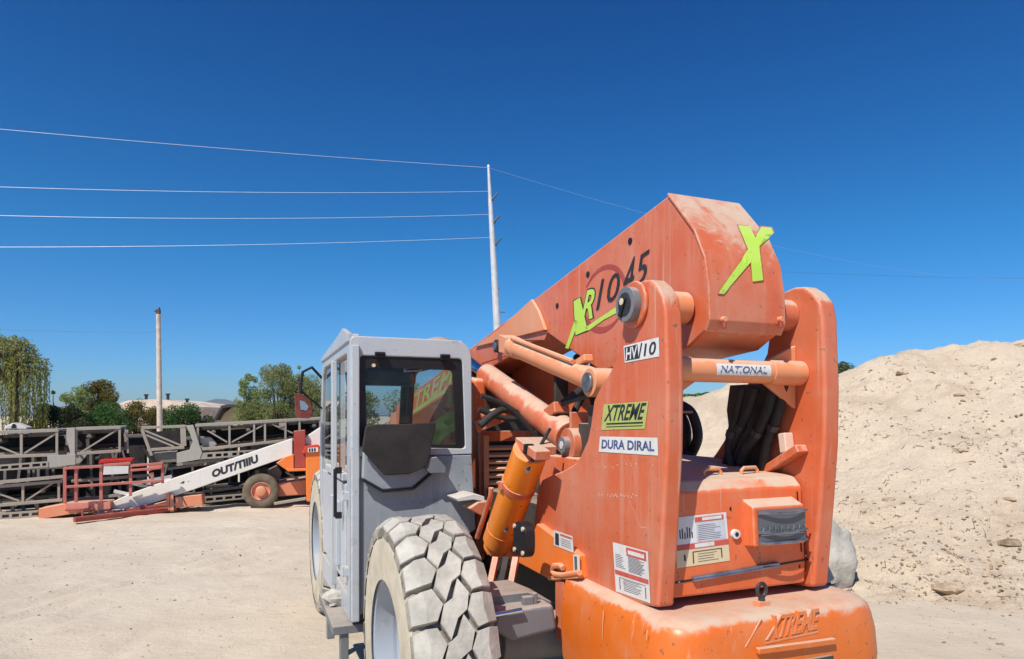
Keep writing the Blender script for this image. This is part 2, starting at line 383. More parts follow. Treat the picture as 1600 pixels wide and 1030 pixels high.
bm = bmesh.new(); bm.from_mesh(mo.data); bmesh.ops.delete(bm, geom=[v for v in bm.verts if not v.link_faces], context='VERTS'); bm.to_mesh(mo.data); bm.free()

def hit_mound(px, py):
    """where the line of sight to that image point meets the heap"""
    d = ray(px, py); Y = 5.0
    while Y < 16:
        p = Vector((0, 0, CAMH))+d*Y
        if p.z < mound_h(p.x, p.y): return Vector((p.x, p.y, mound_h(p.x, p.y)))
        Y += .02
    return None
def rock(mb, c, s, flat=.55, seed=0, mi=0, sub_=2, rot=0, amp=.45):
    bm = bmesh.new(); bmesh.ops.create_icosphere(bm, subdivisions=sub_, radius=1)
    cr, sr = math.cos(rot), math.sin(rot)
    vs = []
    for v in bm.verts:
        k = 1+amp*noise.fractal(v.co*1.6+Vector((seed*3.1, seed, 0)), .8, 2.2, 3)
        q = v.co*k; q = Vector((q.x*s, q.y*s*.7, q.z*s*flat)); vs.append(Vector(c)+Vector((q.x*cr-q.y*sr, q.x*sr+q.y*cr, q.z)))
    mb.add(vs, [tuple(v.index for v in f.verts) for f in bm.faces], mi, True); bm.free()
clods = [(1410, 583, .12, 'broad flat clod standing out just below the heap crest'), (1451, 581, .08, 'smaller clod right of the broad flat clod near the crest'),
         (1500, 618, .09, 'clod in the upper middle of the sand slope'), (1531, 622, .075, 'thin clod beside the upper middle clod on the slope'),
         (1578, 850, .17, 'largest dark earth clump low on the right of the heap'), (1480, 920, .17, 'wide crusted clod lying at the foot of the heap'),
         (1499, 704, .10, 'bent crust clod in the middle of the slope'), (1390, 782, .10, 'clod with a dark underside left of the slope middle'),
         (1303, 597, .10, 'flat clod at the heap shoulder beside the orange upright'), (1576, 780, .10, 'clod on the right edge of the slope above the dark clump'),
         (1594, 540, .12, 'pale stone on the crest at the far right'), (1554, 562, .06, 'small dark lump right of the heap peak')]
for i, (px, py, s, lab) in enumerate(clods):
    p = hit_mound(px, py)
    if p is None: continue
    b = MB(); rock(b, (0, 0, 0), s*.78, .36, i, rot=random.uniform(-.4, .4))
    tag(b.build('clod', 'clod' if i not in (4, 11) else 'crumb', loc=p-Vector((0, 0, s*.05))), lab, 'clod', 'clods on the sand heap')
cr = MB()
for k in range(4500):
    if k < 2800:
        p = hit_mound(random.uniform(1280, 1640), random.uniform(560, 945))
        if p is None: continue
        if noise.noise(p*1.1+Vector((4, 0, 0))) < random.uniform(-.35, .45): continue
        s = random.choice((.006, .008, .010, .014, .024))*random.uniform(.7, 1.2)
    else:
        x, y = random.uniform(-8, -1.6), random.uniform(2.4, 10); p = Vector((x, y, ground_h(x, y))); s = random.choice((.004, .006, .008, .012, .017))*random.uniform(.7, 1.2)
        if random.random() < .45: x = random.uniform(3.2, 8); y = random.uniform(4, 7); p = Vector((x, y, max(ground_h(x, y), mound_h(x, y)))); s *= 1.4
    rock(cr, p, s, .55, k, random.choice((0, 0, 1)), 1, random.uniform(0, 3))
tag(cr.build('soil_crumbs', ['clod', 'crumb']), 'small dirt crumbs and pebbles scattered over heap and yard', 'crumbs', kind='stuff')
tw = MB()
for k in range(150):
    p = hit_mound(random.uniform(1290, 1640), random.uniform(570, 935))
    if p is None: continue
    a = random.uniform(-.5, .5); L = random.uniform(.04, .13); pts = []
    for i in range(5):
        x = p.x+math.cos(a)*L*i/4; y = p.y+math.sin(a)*L*i/4+.02*random.uniform(-1, 1); pts.append((x, y, mound_h(x, y)+.006))
        a += random.uniform(-.4, .4)
    tw.tube(pts, [.0025, .004, .004, .003, .0015], 5)
tag(tw.build('dry_twigs', 'twig'), 'dry roots and twigs littering the sand heap', 'twigs', kind='stuff')

# ------------------------------------------------------------------ TELEHANDLER
T = thing('telehandler', 'orange and grey rough terrain telescopic handler seen from behind with its cab on the left', 'telehandler', VO, HEAD)
S = VEH.side; FR = VEH.front
VCAM = VEH.loc(Vector((0, 0, CAMH)))
def V3(r, w, z): return Vector((r, w, z))

# rails of the tower
rail_px = [(1015, 437), (1026, 446), (1036, 463), (1040, 490), (1043, 600), (1042, 700), (1037, 800), (1028, 950)]
front_px = [(895, 930), (893, 905), (862, 905), (818, 886), (822, 850), (833, 822), (836, 800), (839, 765), (846, 750), (862, 742), (880, 735), (900, 723), (906, 712), (917, 688), (922, 665), (927, 626), (938, 603), (950, 585), (960, 565), (968, 545), (972, 510), (973, 485), (978, 462), (991, 445), (1003, 438)]
loop = [S(x, y, -.42) for x, y in rail_px+front_px]
lft = MB(); lft.prism(loop, (.075, 0, 0)); lr = lft.build('upright_plate', 'orange', T, .014, 3)
rloop = [Vector((.345, p.y+.01, p.z+max(0, min(1, (p.z-1.9)/.2))*.03)) for p in loop]
rgt = MB(); rgt.prism(rloop, (.085, 0, 0)); rgt.build('upright_plate', 'orange', T, .016, 3)
for x_ in (.362, .384, .408):
    rbm = MB(); rbm.tube([Vector((x_, p.y+.012, p.z)) for p in rloop[3:7]], [.002, .0055, .0055, .002], 8); rbm.build('edge_rib', 'orange', T)
# pivot bosses, pin and end caps
pv = S(1000, 475, -.42); PW, PZ = pv.y+.03, pv.z
pm = MB(); pm.tube([(-.34, PW, PZ), (-.19, PW, PZ)], .065, 32); pm.build('pivot_spacer', 'peach', T, .005)
pm = MB(); pm.tube([(.18, PW, PZ), (.345, PW, PZ)], .068, 32); pm.build('pivot_spacer', 'orange', T, .005)
bs = MB(); bs.tube([(-.437, PW, PZ), (-.419, PW, PZ)], .092, 40); bs.build('pivot_boss', 'orange', T, .008)
cp = MB(); cp.tube([(-.470, PW, PZ), (-.437, PW, PZ)], .068, 36, 0); cp.tube([(-.473, PW, PZ), (-.4701, PW, PZ)], .046, 24, 1)
cp.box((-.476, PW+.01, PZ-.012), (.010, .02, .075), Matrix.Rotation(.5, 3, 'X'), 2)
cp.tube([(-.484, PW+.005, PZ+.01), (-.474, PW+.005, PZ+.01)], .014, 10, 3)
cp.build('pivot_end_cap', ['axle', 'darksteel', 'black', 'cream'], T, .004)
# boom
prof = [(-.622, 2.608), (-.70, 2.522), (-.80, 2.41), (-.862, 2.29), (-.885, 2.17), (-.890, 2.05), (-.868, 2.01), (-.76, 1.955), (-.05, 1.90), (.58, 2.165), (4.7, 1.56), (4.7, 1.80)]
bo = MB(); bo.prism([(-.18, w, z) for w, z in prof], (.36, 0, 0)); boom = bo.build('boom', 'orange', T, .012, 3)
cv_ = MB(); pf = prof[:7]; op = []
for i, (w_, z_) in enumerate(pf):
    a_ = pf[max(i-1, 0)]; b_ = pf[min(i+1, 6)]; t_ = Vector((0, b_[0]-a_[0], b_[1]-a_[1])).normalized(); op.append(Vector((-.188, w_, z_))+Vector((0, t_.z, -t_.y))*.012)
cv_.prism([Vector((-.188, w_, z_)) for w_, z_ in pf]+op[::-1], (.376, 0, 0)); cv_.build('rear_cover', 'orange', boom, .004)
# lower boom skirt with pin lug
lug = [S(x, y, -.185) for x, y in ((738, 548), (786, 516), (857, 517), (850, 532), (800, 533), (792, 556), (740, 572))]
lb = MB(); lb.prism(lug, (.03, 0, 0)); lb.prism([Vector((.155, p.y, p.z)) for p in lug], (.03, 0, 0)); lb.build('boom_lug', 'orange', boom, .006)
wedge = [S(x, y, -.181) for x, y in ((745, 543), (786, 513), (835, 468), (845, 485), (857, 516))]
wd = MB(); wd.prism(wedge, (-.022, 0, 0)); wd.build('boom_gusset', 'peach', boom, .006)
lp = MB(); c = S(778, 541, -.21); lp.tube([c-V3(.02, 0, 0), c+V3(.08, 0, 0)], .045, 20); lp.tube([c-V3(.027, 0, 0), c-V3(.019, 0, 0)], .03, 12, 1); lp.build('lug_pin', ['darksteel', 'steel'], boom, .003)
# hole plugs along the boom
for x, y in ((985, 377), (919, 429), (871, 478)):
    hp = MB(); c = S(x, y, -.18); hp.tube([c-V3(.004, 0, 0), c+V3(.002, 0, 0)], .016, 16); hp.build('boom_hole', 'black', boom)
for x, y in ((1126, 500), (1214, 500)):
    rb = MB(); c = FR(x, y, -.89); rb.tube([c+V3(0, .0, 0), c-V3(0, .03, 0)], .011, 12); rb.tube([c-V3(0, .02, 0), c-V3(0, .022, .035)], .008, 8, 1)
    rb.build('rear_bolt', ['peach', 'reddark'], boom, .002)
# telescoping inner section, carriage and forks at the far end
ib = MB(); ib.prism([(-.13, w, z) for w, z in ((4.7, 1.60), (5.25, 1.52), (5.25, 1.70), (4.7, 1.77))], (.26, 0, 0)); ib.build('inner_boom', 'peach', T, .008)
hd = MB(); hd.prism([(-.12, w, z) for w, z in ((5.25, 1.72), (5.6, 1.45), (5.66, .7), (5.45, .7), (5.25, 1.45))], (.24, 0, 0)); hd.build('boom_head', 'orange', T, .01)
ca = MB()
for z in (.55, 1.05): ca.box((.05, 5.74, z), (1.0, .06, .11))
for x in (-.4, -.1, .2, .5): ca.box((x, 5.70, .8), (.05, .05, .6))
ca.build('fork_carriage', 'black', T, .006)
for x in (-.3, .4):
    fk = MB(); fk.box((x, 5.80, .75), (.1, .05, .95)); fk.box((x, 6.4, .30), (.1, 1.2, .045)); fk.build('fork', 'darksteel', T, .006)

# writing on the boom: green XR, dark 1045, dark red swoosh
def sidepoly(mb, pts, r, off, mi):
    mb.add([S(x, y, r)-V3(off, 0, 0) for x, y in pts], [tuple(range(len(pts)))], mi)
L_ = V3(-1, 0, 0)
def sq(bl, br, tr, tl, r): return [S(*bl, r), S(*br, r), S(*tr, r), S(*tl, r)]
bd = MB()
def arcstrip(mb, cx, cy, rx, ry, a0, a1, w, rot, r, off, mi, n=24):
    o = []; i_ = []
    for k in range(n+1):
        a = R_(a0+(a1-a0)*k/n); ww = w*(.35+.65*math.sin(math.pi*k/n))
        for lst, q in ((o, 1), (i_, 1-ww/rx)):
            x, y = rx*q*math.cos(a), ry*q*math.sin(a); lst.append((cx+x*math.cos(rot)-y*math.sin(rot), cy+x*math.sin(rot)+y*math.cos(rot)))
    for k in range(n): mb.add([S(*p, r)-V3(off, 0, 0) for p in (o[k], o[k+1], i_[k+1], i_[k])], [(0, 1, 2, 3)], mi)
arcstrip(bd, 945, 466, 33, 54, -170, 35, 5, .25, -.18, .0016, 2)
arcstrip(bd, 945, 470, 31, 52, 25, 150, 6, .25, -.18, .0018, 2)
def outlined(pts, g, r=-.18):
    cx = sum(p[0] for p in pts)/len(pts); cy = sum(p[1] for p in pts)/len(pts)
    sidepoly(bd, [(cx+(x-cx)*1.0+(1.3 if x > cx else -1.3), cy+(y-cy)+(1.3 if y > cy else -1.3)) for x, y in pts], r, .0022, 1)
    sidepoly(bd, pts, r, .0032, 0)
outlined([(884, 544), (889, 545), (905, 503), (899, 500)], 0)
outlined([(897, 471), (907, 465), (919, 516), (900, 524)], 0)
text(bd, 'R', sq((906, 506), (929, 497), (936, 446), (914, 453), -.18), L_, .0023, 1, .15, .05); text(bd, 'R', sq((908, 504), (927, 497), (934, 449), (915, 455), -.18), L_, .0034, 0, .15, .02)
outlined([(915, 512), (972, 474), (974, 484), (944, 500), (920, 517)], 0)
text(bd, '10', sq((932, 486), (970, 463), (969, 424), (936, 438), -.18), L_, .004, 1, .2, 0.)
text(bd, '4', sq((973, 464), (990, 454), (994, 399), (978, 410), -.18), L_, .004, 1, .1, 0.); text(bd, '5', sq((993, 450), (1010, 438), (1016, 389), (997, 402), -.18), L_, .004, 1, .1, 0.)
bd.build('model_decal', ['lime', 'ink', 'reddark'], boom, fix=False)

# the big X on the boom's rear cover, laid on its curved plate
def boom_rear(px, py):
    a = S(px, py, -5.0); d = (a-VCAM).normalized(); best = None
    for (w0, z0), (w1, z1) in zip(prof[:7], prof[1:7]):
        nrm = Vector((0, (z1-z0), -(w1-w0)))
        den = d.dot(nrm)
        if abs(den) < 1e-9: continue
        t = (Vector((0, w0, z0))-VCAM).dot(nrm)/den; p = VCAM+d*t
        if min(z0, z1)-1e-4 <= p.z <= max(z0, z1)+1e-4 and (best is None or t < best[0]): best = (t, p, nrm.normalized())
    t, p, nn = best
    return p, (nn if nn.y < 0 else -nn)
def rearpoly(mb, pts, off, mi):
    b = bmesh.new(); f = b.faces.new([b.verts.new((x, y, 0)) for x, y in pts])
    bmesh.ops.triangulate(b, faces=[f])
    for _ in range(3): bmesh.ops.subdivide_edges(b, edges=b.edges[:], cuts=1, use_grid_fill=True)
    bmesh.ops.triangulate(b, faces=b.faces[:])
    vs = []
    for v in b.verts:
        p, nn = boom_rear(v.co.x, v.co.y); vs.append(p+nn*off)
    b.verts.index_update()
    mb.add(vs, [tuple(v.index for v in f.verts) for f in b.faces], mi); b.free()
zx = lambda pts: [(1000+x*.3302, 280+y*.3302) for x, y in pts]
Xp = [zx([(455, 233), (510, 238), (535, 290), (553, 330), (570, 485), (520, 492), (512, 400), (500, 345)]),
      zx([(535, 290), (565, 240), (612, 245), (623, 272), (585, 278), (553, 330)]),
      zx([(500, 345), (512, 400), (385, 548), (358, 545)])]
xd = MB()
for p in Xp:
    cx = sum(q[0] for q in p)/len(p); cy = sum(q[1] for q in p)/len(p)
    rearpoly(xd, [(x+(1.6 if x > cx else -1.6), y+(1.6 if y > cy else -1.6)) for x, y in p], .0145, 1)
for p in Xp: rearpoly(xd, p, .0157, 0)
xd.build('rear_emblem', ['lime', 'reddark'], boom, fix=False)

# cross tube with sticker between the uprights
ct = MB(); tz = FR(1160, 580, -.84).z; ct.tube([(-.34, -.82, tz), (.345, -.82, tz)], .047, 28); ct.tube([(.17, -.82, tz), (.345, -.82, tz)], .052, 28)
for sx in (-1, 1):
    x0 = .343*sx; ct.prism([(x0, -.80, tz+.045), (x0, -.80, tz+.12), (x0-sx*.17, -.80, tz+.044)], (0, .02, 0)); ct.prism([(x0, -.80, tz-.045), (x0, -.80, tz-.15), (x0-sx*.17, -.80, tz-.044)], (0, .02, 0))
ctb = ct.build('cross_tube', 'peach', T, .004)
st = MB(); n = 10; a0, a1 = R_(-24), R_(32); x0, x1 = FR(1120, 580, -.867).x, FR(1205, 580, -.867).x
for k in range(n):
    for (rr, m_) in ((.0485, 0),):
        p = [(x, -.82-rr*math.cos(a), tz+rr*math.sin(a)) for x, a in ((x0, a0+(a1-a0)*k/n), (x1, a0+(a1-a0)*k/n), (x1, a0+(a1-a0)*(k+1)/n), (x0, a0+(a1-a0)*(k+1)/n))]
        st.add(p, [(0, 1, 2, 3)], 0)
uv, fs = glyphs('NATIONAL', .25, .02)
st.add([(x0+(x1-x0)*(.06+.86*u), -.82-.0498*math.cos(a0+(a1-a0)*(.2+.6*v)), tz+.0498*math.sin(a0+(a1-a0)*(.2+.6*v))) for u, v in uv], fs, 1)
st.build('sticker', ['white', 'navy'], ctb, fix=False)

# stickers on the left upright
def sticker(bl, br, tr, tl, r, paintfn, mats, name='sticker', parent=T, offset=.002):
    mb = MB(); q = sq(bl, br, tr, tl, r); patch(mb, q, L_, offset, 0); paintfn(mb, q, offset); return mb.build(name, mats, parent, fix=False)
def p1(mb, q, o):
    patch(mb, sub(q, .03, .1, .42, .9), L_, o+.001, 1); text(mb, 'HV', sub(q, .05, .14, .42, .84), L_, o+.002, 0, .2, .02); text(mb, '/', sub(q, .42, .1, .56, .92), L_, o+.002, 1, .2, .02); text(mb, '10', sub(q, .58, .16, .93, .84), L_, o+.002, 1, .2, .01)
sticker((977, 567), (1031, 557), (1030, 527), (975, 541), -.42, p1, ['white', 'ink'], 'number_sticker')
def p2(mb, q, o):
    text(mb, 'XTREME', sub(q, .05, .34, .97, .95), L_, o+.001, 1, .3, .02)
    patch(mb, sub(q, .12, .20, .95, .26), L_, o+.001, 1); patch(mb, sub(q, .12, .10, .95, .13), L_, o+.001, 1)
sticker((940, 672), (1008, 670), (1014, 627), (944, 632), -.42, p2, ['limefade', 'ink'], 'lime_sticker')
def p3(mb, q, o): text(mb, 'DURA DIRAL', sub(q, .05, .22, .95, .80), L_, o+.001, 1, 0, .03)
sticker((936, 706), (1029, 712), (1028, 684), (938, 682), -.42, p3, ['white', 'navy'], 'name_sticker')
def warn(mb, q, o):
    patch(mb, sub(q, .40, .80, .95, .97), L_, o+.001, 2); patch(mb, sub(q, .45, .84, .9, .92), L_, o+.0015, 0)
    patch(mb, sub(q, .02, .36, .98, .45), L_, o+.001, 2)
    for v in range(12):
        v0 = .49+v*.026; patch(mb, sub(q, .44, v0, random.uniform(.75, .93), v0+.009), L_, o+.001, 1)
    for v in range(8):
        v0 = .52+v*.035; patch(mb, sub(q, .06, v0, random.uniform(.2, .36), v0+.008), L_, o+.001, 1)
    for v in range(7):
        v0 = .08+v*.034; patch(mb, sub(q, .26, v0, random.uniform(.6, .8), v0+.008), L_, o+.001, 1)
    patch(mb, sub(q, .14, .08, .16, .30), L_, o+.001, 1); patch(mb, sub(q, .88, .06, .90, .28), L_, o+.001, 1); patch(mb, sub(q, .14, .31, .90, .318), L_, o+.001, 1)
sticker((963, 924), (1017, 943), (1013, 862), (958, 847), -.42, warn, ['white', 'ink', 'red'], 'warning_sticker')

# rubbed-out scratches on the upright
sc = MB()
for (a, b) in (((978, 770), (1002, 825)), ((1002, 824), (1014, 826))):
    p, q = S(*a, -.42), S(*b, -.42); sc.add([p-V3(.0012, 0, 0), q-V3(.0012, 0, 0), q-V3(.0012, 0, -.0015), p-V3(.0012, 0, -.002)], [(0, 1, 2, 3)])
for k in range(60):
    x, y = random.gauss(960, 22), random.choice((726, 728, 773, 775))+random.gauss(0, 2); p = S(x, y, -.42)-V3(.0012, 0, 0); s = random.uniform(.0012, .003)
    sc.add([p+V3(0, s*2, s), p+V3(0, -s, s*.6), p+V3(0, -s, -s), p+V3(0, s*1.2, -s)], [(0, 1, 2, 3)])
tag(sc.build('paint_scratches', 'palepeach', lr, fix=False), None, None, kind='stuff')

# engine hood between the uprights
HW = .335
hb = MB(); hprof = [(-.86, .985), (-.862, 1.07), (-.842, 1.385), (-.80, 1.425), (-.30, 1.475), (.35, 1.475), (.35, .985)]
hb.prism([(-HW, w, z) for w, z in hprof], (2*HW, 0, 0)); hood = hb.build('engine_hood', 'orange2', T, .012, 3)
def hoodw(z): return -.862+(z-1.07)*(.02/.315) if z > 1.07 else -.861
def HF(px, py):
    w = -.86
    for _ in range(4): p = FR(px, py, w); w = hoodw(p.z)
    return p
N_ = V3(0, -1, 0)
# seams
sm = MB()
for a, b in (((1046, 912), (1262, 874)),):
    p, q = HF(*a), HF(*b); sm.bar(p+N_*.001, q+N_*.001, .004, .007, 0)
p, q = HF(1245, 768), HF(1252, 862); sm.bar(p+N_*.001, q+N_*.001, .004, .005)
sm.build('panel_seam', 'black', hood)
# silver latch bar
lb = MB(); p, q = HF(1080, 904), HF(1214, 881); lb.bar(p+N_*.008, q+N_*.008, .018, .018, 0); lb.bar(p+N_*.017, q+N_*.017, .004, .006, 1); lb.build('latch_bar', ['steel', 'navy'], hood, .003)
# lamp housing and grille lamp
q = [HF(*p) for p in ((1168, 853), (1243, 850), (1238, 790), (1152, 783))]
lh = MB(); lx0, lx1 = HF(1162, 830).x+.0, HF(1243, 830).x-.005; lz0, lz1 = HF(1200, 852).z, HF(1200, 786).z+.01
lh.prism([(lx0, -.83, lz0), (lx0, -.915, lz0+.01), (lx0, -.905, lz1-.015), (lx0, -.82, lz1+.02)], (lx1-lx0, 0, 0)); lho = lh.build('lamp_housing', 'orange2', hood, .008)
ll = MB(); ll.prism([(lx0+.018, -.916, lz0+.016), (lx0+.018, -.927, lz0+.028), (lx0+.018, -.923, lz1-.04), (lx0+.018, -.907, lz1-.026)], (lx1-lx0-.03, 0, 0)); [ll.box((lx0+.03+k*(lx1-lx0-.05)/7, -.9285, (lz0+lz1)/2-.012), (.006, .006, .022), None, 1) for k in range(8)]; ll.prism([(lx0+.022, -.9245, lz0+.054), (lx0+.022, -.9275, lz0+.054), (lx0+.022, -.9275, lz0+.060), (lx0+.022, -.9245, lz0+.060)], (lx1-lx0-.04, 0, 0), 1); ll.build('lamp_lens', ['lamp', 'steel'], hood, .004)  # pale steel bars and strip stand for reflections in the lens
gb = MB()
for i, z in enumerate((lz0+.028, lz0+.070, lz1-.034)):
    pts = [(lx0+.008+(lx1-lx0-.016)*k/8, -.928-.014*math.sin(math.pi*k/8), z-.004*math.sin(math.pi*k/8)) for k in range(9)]; gb.tube(pts, .0055, 8)
gb.build('lamp_guard', 'steel', hood)
# hood stickers
def hq(bl, br, tr, tl): return [HF(*bl), HF(*br), HF(*tr), HF(*tl)]
hs = MB(); q = hq((1057, 888), (1140, 876), (1134, 800), (1053, 809)); o = .002
patch(hs, sub(q, 0, .38, 1, 1), N_, o, 0); patch(hs, sub(q, 0, 0, 1, .34), N_, o, 2); patch(hs, sub(q, .0, .34, 1, .45), N_, o+.001, 3)
patch(hs, sub(q, .35, .355, .72, .435), N_, o+.0015, 0)
patch(hs, sub(q, .38, .86, .94, .96), N_, o+.001, 3); patch(hs, sub(q, .52, .885, .9, .945), N_, o+.0015, 0)
patch(hs, sub(q, .40, .47, .96, .84), N_, o+.001, 4)
for k in range(9): patch(hs, sub(q, .43, .50+k*.036, random.uniform(.7, .93), .508+k*.036), N_, o+.0015, 1)
for k in range(6): patch(hs, sub(q, .08+k*.045, .55+.02*random.random(), .10+k*.045, .66+.13*random.random()), N_, o+.001, 1)
patch(hs, sub(q, .30, .05, .32, .27), N_, o+.001, 1); patch(hs, sub(q, .30, .27, .86, .285), N_, o+.001, 1); patch(hs, sub(q, .84, .09, .86, .27), N_, o+.001, 1)
for k in range(4): patch(hs, sub(q, .40, .07+k*.05, random.uniform(.6, .8), .078+k*.05), N_, o+.001, 1)
patch(hs, sub(q, .14, .12, .17, .24), N_, o+.001, 1)
hs.build('warning_sticker', ['white', 'ink', 'cream', 'red', plain('grey print', (.55, .56, .6), .6, 0, .1, 9, 0)], hood, fix=False)
kn = MB(); c = HF(1147, 834); kn.tube([c, c-V3(0, .016, 0)], .019, 20); kn.tube([c-V3(0, .016, 0), c-V3(0, .018, 0)], .010, 6, 1); kn.build('key_knob', ['white', 'ink'], hood, .004)
for (x, y) in ((1108, 768), (1166, 762)):
    c = FR(x, y, -.70); z = 1.437; g = MB(); g.tube([(c.x-.045, -.72, z-.015), (c.x-.043, -.72, z+.012), (c.x-.03, -.72, z+.022), (c.x+.04, -.71, z+.022), (c.x+.05, -.71, z+.010), (c.x+.05, -.71, z-.015)], .008, 10); g.build('grab_handle', 'peach', hood)
for k, (x, y) in enumerate(((1141, 795), (1249, 885), (1060, 909), (1258, 868))):
    hl = MB(); c = HF(x, y)
    if k < 2: hl.box(c+N_*.001, (.006, .004, .014), None, 0)
    else: hl.tube([c, c+N_*.005], .005, 8, 1)
    hl.build('hood_fastener', ['black', 'steel'], hood)

uf = MB(); uf.prism([S(x, y, .06) for x, y in ((742, 560), (800, 556), (946, 612), (930, 650), (868, 645), (800, 612), (745, 585))], (.08, 0, 0)); uf.build('under_frame', 'orange2', T, .006)
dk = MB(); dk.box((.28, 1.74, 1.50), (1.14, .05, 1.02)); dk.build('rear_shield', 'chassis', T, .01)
# inside the tower: cross plates, hoses, valve block, ledge, dark bulkhead
ins = MB(); ins.box((.0, .05, 1.62), (.60, .02, .16)); ins.box((.13, -.12, 1.70), (.32, .10, .012)); ins.build('cross_plate', 'orange', T, .004)
vb = MB(); vb.box((-.20, -.1, 1.56), (.16, .2, .17)); vb.box((-.23, -.15, 1.68), (.10, .1, .1)); vb.tube([(-.2, -.22, 1.62), (-.2, -.3, 1.62)], .03, 12); vb.build('valve_block', 'chassis', T, .01)
for k, (x, dx, w) in enumerate(((-.22, .10, .1), (-.16, .14, .25), (.25, -.05, .3), (.09, .02, -.05), (.14, .03, -.02), (.20, .0, .0), (-.27, .05, -.12), (-.12, -.12, -.25), (.02, .06, .02))):
    h = MB(); pts = []
    for i in range(15):
        t = i/14; pts.append((x+dx*math.sin(math.pi*t)*2+.03*k*t, w+.2*math.sin(math.pi*t)+.05*k, 1.48+.50*t+.04*math.sin(6*t+k)))
    h.tube(pts, .020+.004*(k % 2), 10); h.build('hydraulic_hose', 'rubber', T)
for k, (pts, r, rr) in enumerate((([(1208, 604), (1204, 630), (1186, 672), (1160, 712), (1150, 758)], .026, .27), ([(1180, 606), (1170, 640), (1146, 690), (1128, 752)], .022, .25), ([(1224, 602), (1218, 640), (1200, 690), (1186, 754)], .022, .29), ([(1160, 606), (1150, 648), (1138, 700), (1148, 752)], .018, .23), ([(1066, 634), (1082, 648), (1090, 684), (1076, 720), (1070, 748)], .03, .62), ([(1056, 640), (1070, 676), (1062, 745)], .04, .6), ([(1062, 700), (1084, 722), (1092, 750)], .028, .58))):
    h = MB(); pp_ = [S(x, y_, rr) for x, y_ in pts]; fine = []
    for i in range(len(pp_)-1):
        for j in range(6):
            t = j/6; p0 = pp_[max(i-1, 0)]; p1_ = pp_[i]; p2 = pp_[i+1]; p3 = pp_[min(i+2, len(pp_)-1)]
            fine.append(.5*((2*p1_)+(p2-p0)*t+(2*p0-5*p1_+4*p2-p3)*t*t+(3*p1_-p0-3*p2+p3)*t**3))
    h.tube(fine+[pp_[-1]], r, 12); h.build('hydraulic_hose', 'rubber', T)
    if k < 4:
        fc = MB(); q0, q1 = fine[len(fine)//2], fine[len(fine)//2+1]; fc.tube([q0, q1], r*1.25, 10); fc.build('hose_clamp', 'darksteel', T)
mt = MB(); mt.prism([S(x, y_, .318) for x, y_ in ((1140, 602), (1222, 598), (1206, 650), (1194, 700), (1180, 756), (1116, 756), (1130, 715), (1138, 668), (1135, 640))], (.02, 0, 0)); mt.build('shade_plate', 'chassis', T, .004)  # added dark plate: shade on the right upright, edge cut along the sunlit part
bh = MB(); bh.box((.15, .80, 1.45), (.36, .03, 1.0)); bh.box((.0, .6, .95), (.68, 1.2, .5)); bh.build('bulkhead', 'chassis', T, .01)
# bits on the right upright's inner face
ib_ = MB()
a, b = S(1202, 738, .345), S(1262, 700, .345); ib_.bar(a+V3(-.03, 0, 0), b+V3(-.03, 0, 0), .06, .035); ib_.build('bracket_bar', 'orange', T, .006)
ib2 = MB(); c = S(1236, 692, .345); ib2.box(c+V3(-.026, 0, .0), (.05, .04, .085), Matrix.Rotation(-.15, 3, 'X')); ib2.build('bracket_block', 'palepeach', T, .006)

# lift cylinder and compensation cylinder
a, b = S(905, 695, -.25), S(700, 540, -.25); a.z -= .0
lc = MB(); d = (b-a).normalized(); lc.tube([a+d*.12, a+d*1.45], .078, 28); lc.tube([a+d*.10, a+d*.22], .090, 28)
lc.box(a+d*.30+V3(0, -.02, .085), (.09, .14, .06), Matrix.Rotation(-.3, 3, 'X')); lco = lc.build('lift_cylinder', 'orange', T, .006)
rd = MB(); rd.tube([a+d*1.45, a+d*2.6], .042, 20); rd.build('cylinder_rod', 'chrome', lco)
ey = MB(); ey.tube([a-V3(.07, 0, 0), a+V3(.07, 0, 0)], .085, 28); ey.tube([a-V3(.10, 0, 0), a+V3(.1, 0, 0)], .042, 20, 1); ey.tube([a-V3(.103, 0, 0), a-V3(.1, 0, 0)], .022, 6, 2); ey.build('cylinder_eye', ['orange', 'axle', 'white'], lco, .004)
a, b = S(938, 598, -.33), S(800, 541, -.33); d = (b-a).normalized()
uc = MB(); uc.tube([a+d*.05, b-d*.08], .055, 26); uc.tube([b-d*.12, b-d*.02], .062, 26); uc.box((a+b)/2*.35+a*.65+V3(0, 0, .058), (.05, .16, .035), Matrix.Rotation(-.23, 3, 'X')); uc.prism([b+V3(-.05, -.02, .05), b+V3(-.05, .1, .08), b+V3(-.05, .1, -.03), b+V3(-.05, -.02, -.05)], (.1, 0, 0)); uco = uc.build('compensation_cylinder', 'peach', T, .006)
pp = MB(); pp.tube([a+d*.2+V3(-.04, 0, .06), b-d*.1+V3(-.04, 0, .06)], .013, 8); pp.build('hydraulic_line', 'peach', uco)
ey = MB(); ey.tube([a-V3(.06, 0, 0), a+V3(.06, 0, 0)], .066, 26); ey.tube([a-V3(.075, 0, 0), a-V3(.06, 0, 0)], .045, 20, 1); ey.build('cylinder_eye', ['peach', 'steel'], uco, .004)
pr = MB()
a = S(940, 612, -.3); b = S(745, 655, .0); pr.tube([a, a+(b-a)*.5+V3(0, 0, -.05), b], .012, 8); pr.build('pressure_hose', 'rubber', T)

